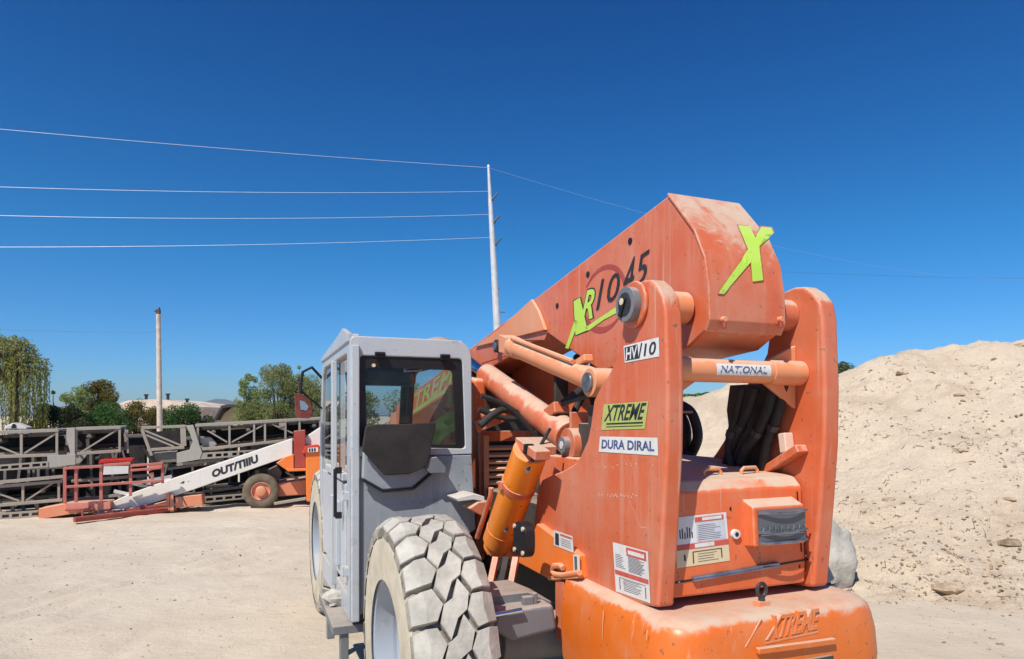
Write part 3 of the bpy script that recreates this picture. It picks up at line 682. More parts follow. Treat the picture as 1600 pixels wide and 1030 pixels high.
# orange upright cylinder with black cover on the left of the tower, lower bracket, lashing hook
a, b = S(779, 845, -.53), S(829, 705, -.53); d = (b-a).normalized()
oc = MB(); oc.tube([a, b], .088, 36); oc.tube([a+d*.10, a+d*.106], .090, 36); oc.tube([a-d*.06, a], .072, 28); oco = oc.build('side_tank', 'cylorange', T, .008)
tb = MB(); tb.tube([a+d*.42, a+d*.46], .092, 36); tb.box(a+d*.44+V3(-.09, .0, 0), (.03, .04, .04)); tb.build('tank_band', 'orange', oco, .003)
for q_ in (.12, .56):
    fb = MB(); e_ = a+d*q_+V3(-.02, -.080, 0); fb.tube([e_, e_+V3(-.01, -.03, .0)], .014, 8); fb.tube([e_+V3(-.01, -.03, 0), e_+V3(.02, -.06, .08), e_+V3(.10, -.05, .2)], .009, 8, 1); fb.build('hose_fitting', ['steel', 'rubber'], oco)
cv = MB(); c = S(808, 843, -.66)+V3(.01, 0, 0); cl = rrect([c+V3(0, .075, .08), c+V3(0, -.075, .08), c+V3(0, -.075, -.08), c+V3(0, .075, -.08)], [.06]*4); cv.prism(cl, (.05, 0, 0)); cvo = cv.build('tank_cover', 'black', oco, .006)
for dy in (-.05, .05):
    for dz in (-.055, .055): bl = MB(); bl.tube([c+V3(-.008, dy, dz), c+V3(.004, dy, dz)], .011, 6); bl.build('cover_bolt', 'cream', oco)
tp = MB(); t = b+d*.02; tp.box(t+V3(.02, .0, .01), (.15, .17, .045), Matrix.Rotation(.25, 3, 'X')); tp.box(t+V3(-.02, -.125, -.015), (.08, .10, .045), Matrix.Rotation(.25, 3, 'X')); tp.box(t+V3(-.05, -.078, .0), (.05, .022, .05), Matrix.Rotation(.25, 3, 'X'), 1); tp.build('tank_bracket', ['orange', 'black'], oco, .006)
pi = MB(); e = a+V3(-.08, .13, 0); pi.tube([e, e+d*.34, e+d*.40+V3(0, .03, .0)], .014, 10); pi.build('tank_pipe', 'orange', oco)
bk = [S(x, y, -.455) for x, y in ((757, 866), (784, 872), (806, 878), (862, 908), (906, 905), (903, 868), (870, 842), (838, 818), (826, 850))]
lk = MB(); lk.prism(bk, (.06, 0, 0)); lk.build('lower_bracket', 'liftorange', T, .008)
hk = MB(); pts = [S(x, y, -.47) for x, y in ((906, 895), (880, 899), (868, 898), (862, 892), (866, 884), (876, 884), (880, 888))]; hk.tube(pts, .014, 10); hk.bar(S(906, 900, -.46), S(860, 903, -.46), .03, .02); hk.build('lashing_hook', 'peach', T, .003)
def p4(mb, q, o): patch(mb, sub(q, .08, .1, .28, .85), L_, o+.001, 1); patch(mb, sub(q, .36, .78, .96, .9), L_, o+.001, 2); [patch(mb, sub(q, .38, .2+k*.13, .9, .23+k*.13), L_, o+.001, 3) for k in range(4)]
sticker((866, 852), (897, 864), (895, 838), (866, 828), -.455, p4, ['white', 'ink', 'red', 'steel'], 'warning_sticker')
sticker((897, 893), (907, 895), (906, 868), (896, 866), -.455, lambda mb, q, o: patch(mb, sub(q, .2, .1, .6, .9), L_, o+.001, 1), ['white', 'steel'], 'white_sticker')
# orange leg under the bracket
og = MB(); og.bar(S(884, 905, -.43), S(884, 1000, -.43), .07, .09); og.build('support_leg', 'orange', T, .006)

# louvred cooler panel and engine bay seen between cab and tower
lv = MB(); lv.box((-.175, 1.22, 1.315), (.42, .03, .53)); lvo = lv.build('cooler_panel', 'orange', T, .005)
sl = MB()
for k in range(9): sl.box((-.17, 1.19, 1.10+k*.046), (.34, .035, .016), Matrix.Rotation(.5, 3, 'X'), 0)
sl.box((-.345, 1.185, 1.32), (.035, .03, .46), None, 0); sl.box((.005, 1.185, 1.32), (.035, .03, .46), None, 0); sl.box((-.17, 1.202, 1.30), (.33, .004, .42), None, 1); sl.build('louvre', ['peach', 'black'], lvo)
eb = MB(); eb.box((.05, 1.50, .95), (.85, .40, .5)); eb.box((.62, 2.3, 1.25), (.55, 1.0, .75)); eb.build('engine_cover', 'orange', T, .02)
for k, (pts, r) in enumerate((([(748, 640), (800, 655), (850, 640), (905, 652)], .018), ([(750, 665), (790, 640), (840, 668), (890, 700)], .022), ([(835, 690), (850, 712), (848, 740), (838, 770)], .02), ([(860, 680), (866, 715), (858, 750)], .016), ([(752, 618), (800, 640), (840, 690), (846, 740)], .014))):
    h = MB(); pp_ = [FR(x, y_, .75-.08*k) for x, y_ in pts]; fine = []
    for i in range(len(pp_)-1):
        for j in range(6):
            t = j/6; p0 = pp_[max(i-1, 0)]; p1_ = pp_[i]; p2 = pp_[i+1]; p3 = pp_[min(i+2, len(pp_)-1)]
            fine.append(.5*((2*p1_)+(p2-p0)*t+(2*p0-5*p1_+4*p2-p3)*t*t+(3*p1_-p0-3*p2+p3)*t**3))
    h.tube(fine+[pp_[-1]], r, 10); h.build('hydraulic_hose', 'rubber' if k != 3 else 'orange', T)
lk_ = MB(); lk_.bar(FR(742, 668, 1.1), FR(830, 632, 1.1), .05, .07); lk_.tube([FR(752, 650, 1.05), FR(775, 642, 1.05)], .02, 10); lk_.build('linkage_bar', 'orange2', T, .006)

sv = MB(); sv.prism([V3(-.40, 1.28, 1.15), V3(-.40, 1.28, 1.93), V3(-.40, 1.75, 1.98), V3(-.40, 2.5, 1.62), V3(-.40, 2.7, 1.15)], (.10, 0, 0)); svo = sv.build('side_cover', 'orange2', T, .03, 3)
sl_ = MB(); sl_.add([V3(-.403, w_, z_) for w_, z_ in ((2.62, 1.30), (2.35, 1.62), (1.9, 1.70), (1.32, 1.74), (1.32, 1.64), (1.95, 1.52), (2.3, 1.36))], [tuple(range(7))]); sl_.add([V3(-.403, w_, z_) for w_, z_ in ((1.9, 1.44), (1.32, 1.56), (1.32, 1.48), (1.9, 1.34))], [(0, 1, 2, 3)])
text(sl_, 'XTREME', [V3(-.403, 1.85, 1.74), V3(-.403, 1.32, 1.79), V3(-.403, 1.32, 1.90), V3(-.403, 1.85, 1.88)], L_, 0, 0, .3, .02); sl_.build('side_decal', 'lime', svo, fix=False)
# chassis, axles
ch = MB(); ch.box((0, 1.2, .70), (.62, 4.0, .34)); ch.box((-.42, 1.55, .55), (.12, 1.1, .16)); ch.build('chassis', 'chassis', T, .01)
for w in (0, 3.0):
    ax = MB(); ax.tube([(-.72, w, .62), (.60, w, .62)], .12, 20); ax.tube([(-.2, w-.02, .62), (.2, w-.02, .62)], .22, 24); ax.build('axle', 'axle', T, .01)
tk = MB(); p = FR(835, 960, -.35); tk.prism([FR(x, y, -.30) for x, y in ((772, 985), (776, 955), (866, 945), (872, 985), (800, 1004))], (0, .30, 0)); tk.build('axle_housing', 'axle', T, .02, 3)
sp = MB(); sp.prism([FR(x, y, -.2) for x, y in ((760, 955), (765, 932), (825, 925), (862, 940), (862, 950))], (0, .25, 0)); sp.tube([FR(835, 950, -.25), FR(835, 926, -.25)], .015, 8); sp.box(FR(824, 940, -.25), (.05, .03, .05)); sp.build('steering_cover', 'axle', T, .008)
rd = MB(); rd.tube([FR(765, 962, -.32), FR(815, 953, -.32)], .010, 8); rd.build('steering_rod', 'chrome', T)
sr = MB()
for k, (x0, x1) in enumerate(((762, 775), (778, 792), (795, 806))): sr.bar(FR(x1, 872, .25), FR(x0, 935, .15), .03, .03, k % 2)
sr.build('hose_bundle', ['orange', 'rubber'], T)

# counterweight
def cw_ring(grow, z): 
    hw = .515+grow; r0 = -1.075-grow; f0 = -.24
    hl_ = hw-.045; return rrect([(-hl_, f0, z), (-hl_, r0, z), (hw, r0, z), (hw, f0, z)], [.02, .17, .17, .02], 9)
cwm = MB(); rings = []
for z, g in ((.945, -.16), (.956, -.085), (.957, -.035), (.950, -.012), (.932, .005), (.90, .014), (.84, .024), (.74, .03), (.60, .022), (.50, .0), (.42, -.05), (.40, -.10)): rings.append(cw_ring(g, z))
n = len(rings[0])
for r in rings: cwm.v += [Vector(p) for p in r]
for i in range(len(rings)-1):
    for k in range(n): cwm.f.append((i*n+k, (i+1)*n+k, (i+1)*n+(k+1) % n, i*n+(k+1) % n)); cwm.mi.append(0); cwm.sm.append(True)
cwm.f.append(tuple(range(n))); cwm.mi.append(0); cwm.sm.append(False)
cwm.f.append(tuple(range((len(rings)-1)*n, len(rings)*n))); cwm.mi.append(0); cwm.sm.append(False)
cwo = cwm.build('counterweight', 'counter', T, sharp=60)
def CW(px, py):
    w = -1.10
    for _ in range(4):
        p = FR(px, py, w); z = p.z; g = .005 if z > .932 else .014-(z-.90)/.032*.009 if z > .90 else .024-(z-.84)/.06*.010 if z > .84 else .03-(z-.74)/.10*.006 if z > .74 else .022+(z-.6)/.14*.008
        w = -1.075-g
    return p
ct_ = MB(); q = [CW(1196, 1000), CW(1279, 982), CW(1279, 950), CW(1205, 963)]
uv, fs = glyphs('XTREME', .25, .02); off = N_*.006
off = N_*.004; vs = [bil(q, u, v)+off for u, v in uv]; nv = len(vs)
ed = {}
for f in fs:
    for i in range(len(f)):
        e = (f[i], f[(i+1) % len(f)]); ed[tuple(sorted(e))] = ed.get(tuple(sorted(e)), [])+[e]
side = [(e[0][0], e[0][1], e[0][1]+nv, e[0][0]+nv) for e in ed.values() if len(e) == 1]
ct_.add(vs+[v-N_*.02 for v in vs], list(fs)+side, 0)
a_, b_ = CW(1165, 1012), CW(1190, 968); ct_.bar(a_, b_, .004, .008); ct_.bar(CW(1196, 1006), CW(1278, 988), .004, .006)
ct_.build('embossed_lettering', 'counter', cwo, fix=True)
# recessed tow pocket with a lip
po = MB(); p0 = CW(1180, 1016); p1_ = CW(1300, 1000); po.bar(p0+N_*.01, p1_+N_*.01, .02, .022); po.build('pocket_lip', 'counter', cwo, .004)
pk = MB(); pk.box(((p0.x+p1_.x)/2+.03, -1.09, p0.z-.14), (abs(p1_.x-p0.x)*.8, .05, .16)); pk.build('tow_pocket', 'chassis', cwo, .004)
eb_ = MB(); c = Vector((FR(1190, 930, -.97).x, -.97, .955)); eb_.box(c+V3(0, 0, .008), (.05, .035, .02), None, 1); eb_.tube([c, c+V3(0, 0, .035)], .012, 10)
eb_.tube([c+V3(.0+.021*math.cos(a), 0, .058+.026*math.sin(a)) for a in [2*math.pi*k/20 for k in range(21)]], .0075, 8, cap=False); eb_.build('lifting_eye', ['darksteel', 'peach'], cwo)
rs = MB()
for x, y in ((1030, 902), (1266, 870)): pass
dr = MB()
for (x, y0, y1) in ((943, 955, 1000), (1012, 985, 1000)):
    p, q_ = S(x, y0, -.5005), S(x-2, y1, -.5015); dr.add([p, p+V3(0, .004, 0), q_+V3(0, .002, 0), q_], [(0, 1, 2, 3)])
dr.build('paint_drip', 'cream', cwo, fix=False)

# wheels
TR, TW = .606, .345
def make_wheel(name, parent, cx, w, sgn):
    """sgn -1: outer face to the left"""
    root = bpy.data.objects.new(name, None); COL.objects.link(root); root.parent = parent; root.location = (cx, w, TR)
    prof = [(.335, -.5), (.36, -.50), (.42, -.515), (.50, -.505), (.545, -.48), (.568, -.43), (.576, -.25), (.579, 0), (.576, .25), (.568, .43), (.545, .48), (.50, .505), (.42, .515), (.36, .5), (.335, .5)]
    t = MB(); t.lathe([(r, h*TW) for r, h in prof], (0, 0, 0), (1, 0, 0), 72, 1, (0, 0, 1))
    for i, p in enumerate(t.f): t.mi[i] = 2 if (i//72) in (0, 1, 2, 3, 10, 11, 12, 13) else 1
    def surf(th, s, h):
        a = abs(s); base = .578-.012*a**4-(.03*max(0, a-.86)/.14)
        r = base+h; return Vector((s*TW*.5, r*math.cos(th), r*math.sin(th)))
    def block(poly, h):
        # poly in (pitch units, s); tapered block following the tyre
        n = len(poly); cxp = sum(p[0] for p in poly)/n; cyp = sum(p[1] for p in poly)/n
        jit = random.uniform(-.004, .003)
        lo = [surf((cxp+(p[0]-cxp)*1.03)*PIT, cyp+(p[1]-cyp)*1.02, -.006) for p in poly]
        md = [surf((cxp+(p[0]-cxp)*.99)*PIT, cyp+(p[1]-cyp)*.985, h*.84+jit) for p in poly]
        hi = [surf((cxp+(p[0]-cxp)*.945)*PIT, cyp+(p[1]-cyp)*.95, h+jit) for p in poly]
        cc = surf(cxp*PIT, cyp, h+jit+.0005)
        o = len(t.v); t.v += lo+md+hi+[cc]
        for a_, b_ in ((0, n), (n, 2*n)):
            for k in range(n): t.f.append((o+a_+k, o+a_+(k+1) % n, o+b_+(k+1) % n, o+b_+k)); t.mi.append(1 if a_ == 0 else 0); t.sm.append(True)
        for k in range(n): t.f.append((o+2*n+k, o+2*n+(k+1) % n, o+3*n)); t.mi.append(0); t.sm.append(True)
    N = 26; PIT = 2*math.pi/N
    for k in range(N):
        def B(poly, h): block([(-p[0]-k+random.uniform(-.018, .018), p[1]+random.uniform(-.012, .012)) for p in poly], h)
        B([(.05, -1.0), (.86, -1.0), (.93, -.72), (.96, -.47), (.50, -.27), (.10, -.45), (.04, -.72)], .038)
        B([(.60, -.20), (1.02, -.40), (1.52, -.26), (1.70, -.02), (2.24, .18), (1.80, .40), (1.32, .27), (1.12, .02)], .034)
        B([(1.84, .47), (2.30, .27), (2.74, .45), (2.80, .72), (2.84, 1.0), (2.00, 1.0), (1.90, .72)], .038)
    t.build('tyre', ['lug', 'groove', 'sidewall'], root, sharp=28)
    rm = MB(); rp = [(.335, -.49), (.352, -.50), (.352, -.475), (.325, -.45), (.318, -.25), (.30, .05), (.27, .16), (.20, .18), (.17, .10), (.13, -.12), (.10, -.16), (.0001, -.16)]
    rm.lathe([(r, h*TW*(-sgn)) for r, h in [(r, h) for r, h in rp]], (0, 0, 0), (1, 0, 0), 48, 0)
    rm.lathe([(.335, .49*TW*(-sgn)), (.33, .40*TW*(-sgn)), (.31, -.2*TW*(-sgn))], (0, 0, 0), (1, 0, 0), 48, 0)
    ro = rm.build('rim', 'rim', root, sharp=40)
    for k in range(10):
        nb = MB(); a = 2*math.pi*k/10; p = Vector((.175*TW*(-sgn)*1., .235*math.cos(a), .235*math.sin(a))); nb.tube([p, p+V3(.028*sgn, 0, 0)], .014, 6); nb.build('wheel_nut', 'steel', root)
    return root
for nm, cx, w, sg in (('wheel', -1.25+TW/2, 0, -1), ('wheel', -1.25+TW/2, 3.0, -1), ('wheel', .88-TW/2, 0, 1), ('wheel', .88-TW/2, 3.0, 1)):
    make_wheel(nm, T, cx, w, sg)

# cab
CX0, CX1, CW0, CW1, CZ0, CZ1 = -1.25, -.505, 1.0, 2.66, .47, 2.15
cab = bpy.data.objects.new('cab', None); COL.objects.link(cab); cab.parent = T
P = lambda x, w, z: Vector((x, w, z))
def corner4(a, b, c, d): return [a, b, c, d]
# rear wall with its window
out = rrect([P(CX0, CW0, 1.44), P(CX1+.004, CW0, 1.44), P(CX1, CW0, CZ1), P(CX0, CW0, CZ1)], [.005, .005, .12, .03], 8)
inn = rrect([P(-1.20, CW0, 1.50), P(-.545, CW0, 1.475), P(-.565, CW0, 2.035), P(-1.195, CW0, 2.035)], [.02, .03, .03, .02], 8)
rw = MB(); rw.ring(out, inn, (0, .05, 0)); rw.build('rear_wall', 'grey', cab, .008)
lw_ = MB(); lw_.prism([P(CX0, CW0+.003, CZ0), P(CX1+.03, CW0+.003, CZ0+.5), P(CX1+.004, CW0+.003, 1.437), P(CX0, CW0+.003, 1.437)], (0, .045, 0)); lw_.build('rear_panel', 'dirtygrey', cab, .008)
po_ = MB(); po_.box((CX0+.026, CW0-.006, 1.285), (.048, .03, 1.62)); po_.build('corner_post', 'grey', cab, .008)
# black seal and glass
inn2 = rrect([P(-1.15, CW0+.0, 1.515), P(-.60, CW0, 1.50), P(-.625, CW0, 1.965), P(-1.165, CW0, 1.965)], [.015, .015, .03, .02], 8)
inn_b = [p+V3(0, .012, 0) for p in inn]; inn2b = [p+V3(0, .012, 0) for p in inn2]
se = MB(); se.ring(inn_b, inn2b, (0, .02, 0)); se.build('window_seal', 'black', cab)
gl = MB(); gl.add([p+V3(0, .01, 0) for p in inn2b], [tuple(range(len(inn2b)))]); gl.build('rear_window', 'glass', cab, fix=False)
# left wall: door frame
zc = [P(CX0, CW0+.05, CZ0), P(CX0, CW1-.02, CZ0-.02), P(CX0, CW1, 1.55), P(CX0, CW1-.22, CZ1-.02), P(CX0, CW0+.05, CZ1)]
def lw_out(x): return rrect([P(x, CW0+.05, CZ0), P(x, CW1-.05, CZ0-.05), P(x, CW1, 1.45), P(x, CW1-.16, CZ1-.03), P(x, CW0+.05, CZ1+.02)], [.01, .05, .2, .16, .02], 6)
def lw_in(x, w0, z0): return rrect([P(x, w0, z0), P(x, CW1-.13, z0), P(x, CW1-.10, 1.45), P(x, CW1-.24, CZ1-.10), P(x, w0, CZ1-.09)], [.03, .05, .2, .12, .03], 6)
lwm = MB(); lwm.ring(lw_out(CX0), lw_in(CX0, CW0+.15, .60), (.06, 0, 0)); lwm.build('door_frame', 'lightgrey', cab, .008)
# the roof edge rail standing above the door
rr = MB(); rr.prism([P(CX0-.012, 1.05, CZ1+.02), P(CX0-.012, 1.28, CZ1+.075), P(CX0-.012, 1.5, CZ1+.05), P(CX0-.012, 2.45, CZ1-.02), P(CX0-.012, 2.45, CZ1-.05), P(CX0-.012, 1.05, CZ1-.03)], (.03, 0, 0)); rr.build('roof_rail', 'lightgrey', cab, .006)
dr_ = cab
dl = MB(); dl.box((CX0+.02, 1.86, .95), (.035, 1.26, .62)); dl.box((CX0-.01, 1.50, .92), (.03, .10, .42), None, 1); dl.box((CX0+.005, 1.7, 1.30), (.04, .9, .05)); dl.build('door_panel', ['grey', 'lightgrey'], dr_, .008)
dg = MB(); dg.add([P(CX0+.015, 1.24, 1.29), P(CX0+.015, 2.48, 1.29), P(CX0+.015, 2.40, 2.03), P(CX0+.015, 1.24, 2.03)], [(0, 1, 2, 3)]); dg.build('door_glass', 'clear', dr_, fix=False)
dp = MB(); dp.box((CX0-.012, 1.66, 1.66), (.035, .06, .78)); dp.box((CX0-.012, 1.66, .85), (.045, .07, .6)); dp.build('door_post', 'lightgrey', dr_, .006)
dh = MB(); dh.bar((CX0-.05, 1.30, 1.05), (CX0-.05, 1.30, 1.35), .02, .03); dh.box((CX0-.03, 1.30, 1.06), (.04, .03, .04)); dh.box((CX0-.03, 1.30, 1.34), (.04, .03, .04)); dh.build('door_handle', 'black', dr_, .004)
# right wall with window, front frame with windscreen
rwm = MB(); rwm.ring([Vector((q.x, q.y, min(q.z, CZ1-.06))) for q in lw_out(CX1-.06)], [q for q in rrect([P(CX1-.06, CW0+.15, 1.40), P(CX1-.06, CW1-.13, 1.25), P(CX1-.06, CW1-.10, 1.5), P(CX1-.06, CW1-.24, CZ1-.12), P(CX1-.06, CW0+.15, CZ1-.12)], [.05, .05, .15, .12, .05], 6)], (.05, 0, 0)); rwm.build('right_wall', 'black', cab, .006)
g2 = MB(); g2.add([P(CX1-.035, 1.15, 1.38), P(CX1-.035, 2.54, 1.25), P(CX1-.035, 2.4, 2.02), P(CX1-.035, 1.15, 2.02)], [(0, 1, 2, 3)]); g2.build('right_window', 'inner', cab, fix=False)
fr_ = MB(); fo = [P(CX0+.06, CW1-.05, CZ0), P(CX1-.06, CW1-.05, CZ0), P(CX1-.06, CW1-.02, 1.45), P(CX1-.06, CW1-.17, CZ1-.06), P(CX0+.06, CW1-.17, CZ1-.06), P(CX0+.06, CW1-.02, 1.45)]
fi = [P(CX0+.10, CW1-.05, .85), P(CX1-.10, CW1-.05, .85), P(CX1-.10, CW1-.02, 1.45), P(CX1-.10, CW1-.16, CZ1-.14), P(CX0+.10, CW1-.16, CZ1-.14), P(CX0+.10, CW1-.02, 1.45)]
fr_.ring(fo, fi, (0, .04, 0)); fr_.build('front_frame', 'black', cab, .005)
ws = MB(); ws.add([p+V3(0, .015, 0) for p in fi], [(0, 1, 2, 5), (5, 2, 3, 4)]); ws.build('windscreen', 'inner', cab, fix=False)
wp = MB(); wp.bar(((CX0+CX1)/2, CW1, .9), ((CX0+CX1)/2+.12, CW1-.03, 1.6), .014, .014); wp.build('wiper', 'black', cab)
rf = MB(); rf.prism([P(CX0+.02, CW0+.01, CZ1-.045), P(CX0+.02, CW0+.01, CZ1), P(CX0+.02, CW1-.2, CZ1-.03), P(CX0+.02, CW1-.1, CZ1-.08)], (CX1-CX0-.07, 0, 0)); rf.build('roof', 'lightgrey', cab, .012)
ln = MB(); ln.box(((CX0+CX1)/2, 1.75, CZ1-.115), (.56, 1.2, .05)); ln.box(((CX0+CX1)/2-.12, 1.2, CZ1-.20), (.34, .16, .16)); ln.build('headlining', 'black', cab, .02)
bc = MB(); c = P(CX1-.12, 1.32, CZ1-.01); bc.lathe([(.11, -.01), (.10, .025), (.075, .05), (.03, .062), (.0001, .065)], c, (0, 0, 1), 24, ref=(1, 0, 0)); bc.build('roof_dome', 'axle', cab)
fl = MB(); fl.box(((CX0+CX1)/2, 1.83, .50), (CX1-CX0-.1, 1.6, .06)); fl.build('cab_floor', 'chassis', cab)
# seat and controls
stt = MB(); stt.box((-.86, 1.62, .92), (.46, .46, .14)); stt.box((-.86, 1.40, 1.22), (.44, .12, .56), Matrix.Rotation(.12, 3, 'X')); stt.box((-.86, 1.62, .68), (.3, .35, .34)); stt.build('seat', 'seat', cab, .05, 4)
sw = MB(); c = P(-.86, 2.15, 1.28); tl = Matrix.Rotation(-.9, 3, 'X'); sw.tube([c+tl @ Vector((.18*math.cos(a), 0, .18*math.sin(a))) for a in [2*math.pi*k/28 for k in range(29)]], .014, 8, cap=False); sw.bar(c, c+V3(0, .2, -.5), .05, .05); sw.bar(c-V3(.17, 0, 0), c+V3(.17, 0, 0), .02, .02); sw.build('steering_wheel', 'black', cab)
dsb = MB(); dsb.box((-.86, 2.42, 1.0), (.56, .2, .5)); dsb.build('dashboard', 'black', cab, .03)
cd = MB(); q = [FR(x, y, 1.024) for x, y in ((631, 582), (659, 580), (659, 564), (630, 564))]; patch(cd, q, N_, .0, 0); patch(cd, sub(q, .1, .12, .9, .25), N_, .001, 1); patch(cd, sub(q, .38, .3, .85, .8), N_, .001, 1); cd.build('window_sticker', ['white', 'ink'], cab, fix=False)
il = MB(); c = FR(584, 571, 1.005); il.tube([c+V3(0, .006, 0), c-V3(0, .002, 0)], .011, 14); il.build('window_latch', 'cream', cab)
# black plate and grey housing on the cab's rear
pl = MB(); pl.prism([FR(x, y, .90) for x, y in ((572, 666), (590, 663), (630, 663), (682, 660), (676, 690), (671, 715), (668, 728), (640, 741), (602, 743), (590, 730), (566, 704))], (0, .03, 0)); plo = pl.build('rear_plate', 'darkpanel', cab, .006)
br = MB(); br.prism([FR(x, y, .91) for x, y in ((669, 716), (683, 714), (698, 731), (697, 740), (672, 740), (666, 734))], (0, .07, 0)); br.build('plate_bracket', 'axle', cab, .006)
hz = [FR(x, y, .955) for x, y in ((568, 706), (672, 730), (672, 738), (644, 762), (598, 766), (566, 748))]
hz2 = MB(); hz2.prism(hz, (0, .06, 0)); hz2.build('wall_housing', 'dirtygrey', cab, .01)
hz3 = MB()
for a, b in (((566, 750), (598, 768)), ((598, 768), (645, 764)), ((645, 764), (673, 740))): hz3.bar(FR(*a, .96), FR(*b, .96), .03, .012)
hz3.build('housing_gasket', 'black', cab)
for x_ in (-1.08, -.68):
    hg = MB(); hg.box((x_, CW0-.008, 2.042), (.06, .02, .035)); hg.tube([(x_-.03, CW0-.02, 2.05), (x_+.03, CW0-.02, 2.05)], .008, 8); hg.build('window_hinge', 'black', cab, .003)
for z_ in (.75, 1.2):
    hg = MB(); hg.box((CX0-.012, 1.13, z_), (.03, .10, .05)); hg.tube([(CX0-.03, 1.10, z_-.03), (CX0-.03, 1.10, z_+.03)], .010, 8); hg.build('door_hinge', 'grey', cab, .003)
# fender tip beside the cab, step, mirror
fe = MB(); fe.prism([FR(x, y, .80) for x, y in ((712, 779), (740, 772), (757, 776), (758, 784), (740, 781), (716, 784))], (0, .2, 0)); fe.build('fender_tip', 'white', T, .004)
fe = MB(); fe.prism([FR(x, y, .78) for x, y in ((733, 795), (748, 785), (765, 783), (768, 795), (752, 806))], (0, .15, 0)); fe.build('orange_bracket', 'orange', T, .006)
sp = MB(); sp.prism([P(CX0-.10, 1.02, .40), P(CX0-.10, 1.02, .45), P(CX0-.10, 1.75, .47), P(CX0-.10, 1.75, .42)], (.20, 0, 0)); sp.box((CX0-.03, 1.06, .30), (.05, .05, .26)); sp.box((CX0-.03, 1.7, .30), (.05, .05, .26)); sp.build('cab_step', 'axle', T, .006)
rg = MB(); rock(rg, (CX0-.02, 1.45, .50), .09, .6, 3, 0, 3); rg.build('dusty_cover', 'lug', T)
mr = MB(); c0 = P(CX0-.0, 2.50, 1.98); m1 = S(500, 567, -1.30); mpts = [c0, P(-1.33, 2.46, 2.06), P(-1.40, 2.44, 2.02), P(-1.415, 2.44, 1.90), P(-1.415, 2.44, 1.80)]
mr.tube(mpts, .012, 8); mr.tube([P(-1.41, 2.44, 1.87), P(CX0, 2.50, 1.74)], .008, 8); mro = mr.build('mirror_arm', 'black', cab)
mh = MB(); mh.prism(rrect([P(-1.465, 2.40, 1.86), P(-1.385, 2.40, 1.84), P(-1.325, 2.40, 1.75), P(-1.335, 2.40, 1.66), P(-1.45, 2.40, 1.665)], [.02, .03, .03, .03, .02], 5), (0, .05, 0)); mho = mh.build('mirror_housing', plain('dusty maroon plastic', (.17, .035, .03), .6, 0, .4, 20, .2), cab, .006)
mf = MB(); mf.add([P(-1.425, 2.397, 1.80), P(-1.39, 2.397, 1.79), P(-1.36, 2.397, 1.75), P(-1.375, 2.397, 1.72), P(-1.42, 2.397, 1.73)], [(0, 1, 2, 3, 4)]); mf.build('mirror_glass', 'mirror', cab, fix=False)
# large lime lettering on the boom side, seen through the cab
b2 = MB(); 
q = [S(x, y, -.18) for x, y in ((672, 640), (732, 605), (732, 585), (672, 618))]
patch(b2, [V3(-.18, 4.4, 1.62), V3(-.18, 2.0, 1.985), V3(-.18, 2.0, 2.03), V3(-.18, 4.4, 1.66)], L_, .002, 0)
text(b2, 'XTREME', [V3(-.18, 4.3, 1.67), V3(-.18, 2.1, 2.02), V3(-.18, 2.1, 2.17), V3(-.18, 4.3, 1.82)], L_, .003, 0, .3, .02)
b2.build('boom_lettering', ['limefade'], boom, fix=False)

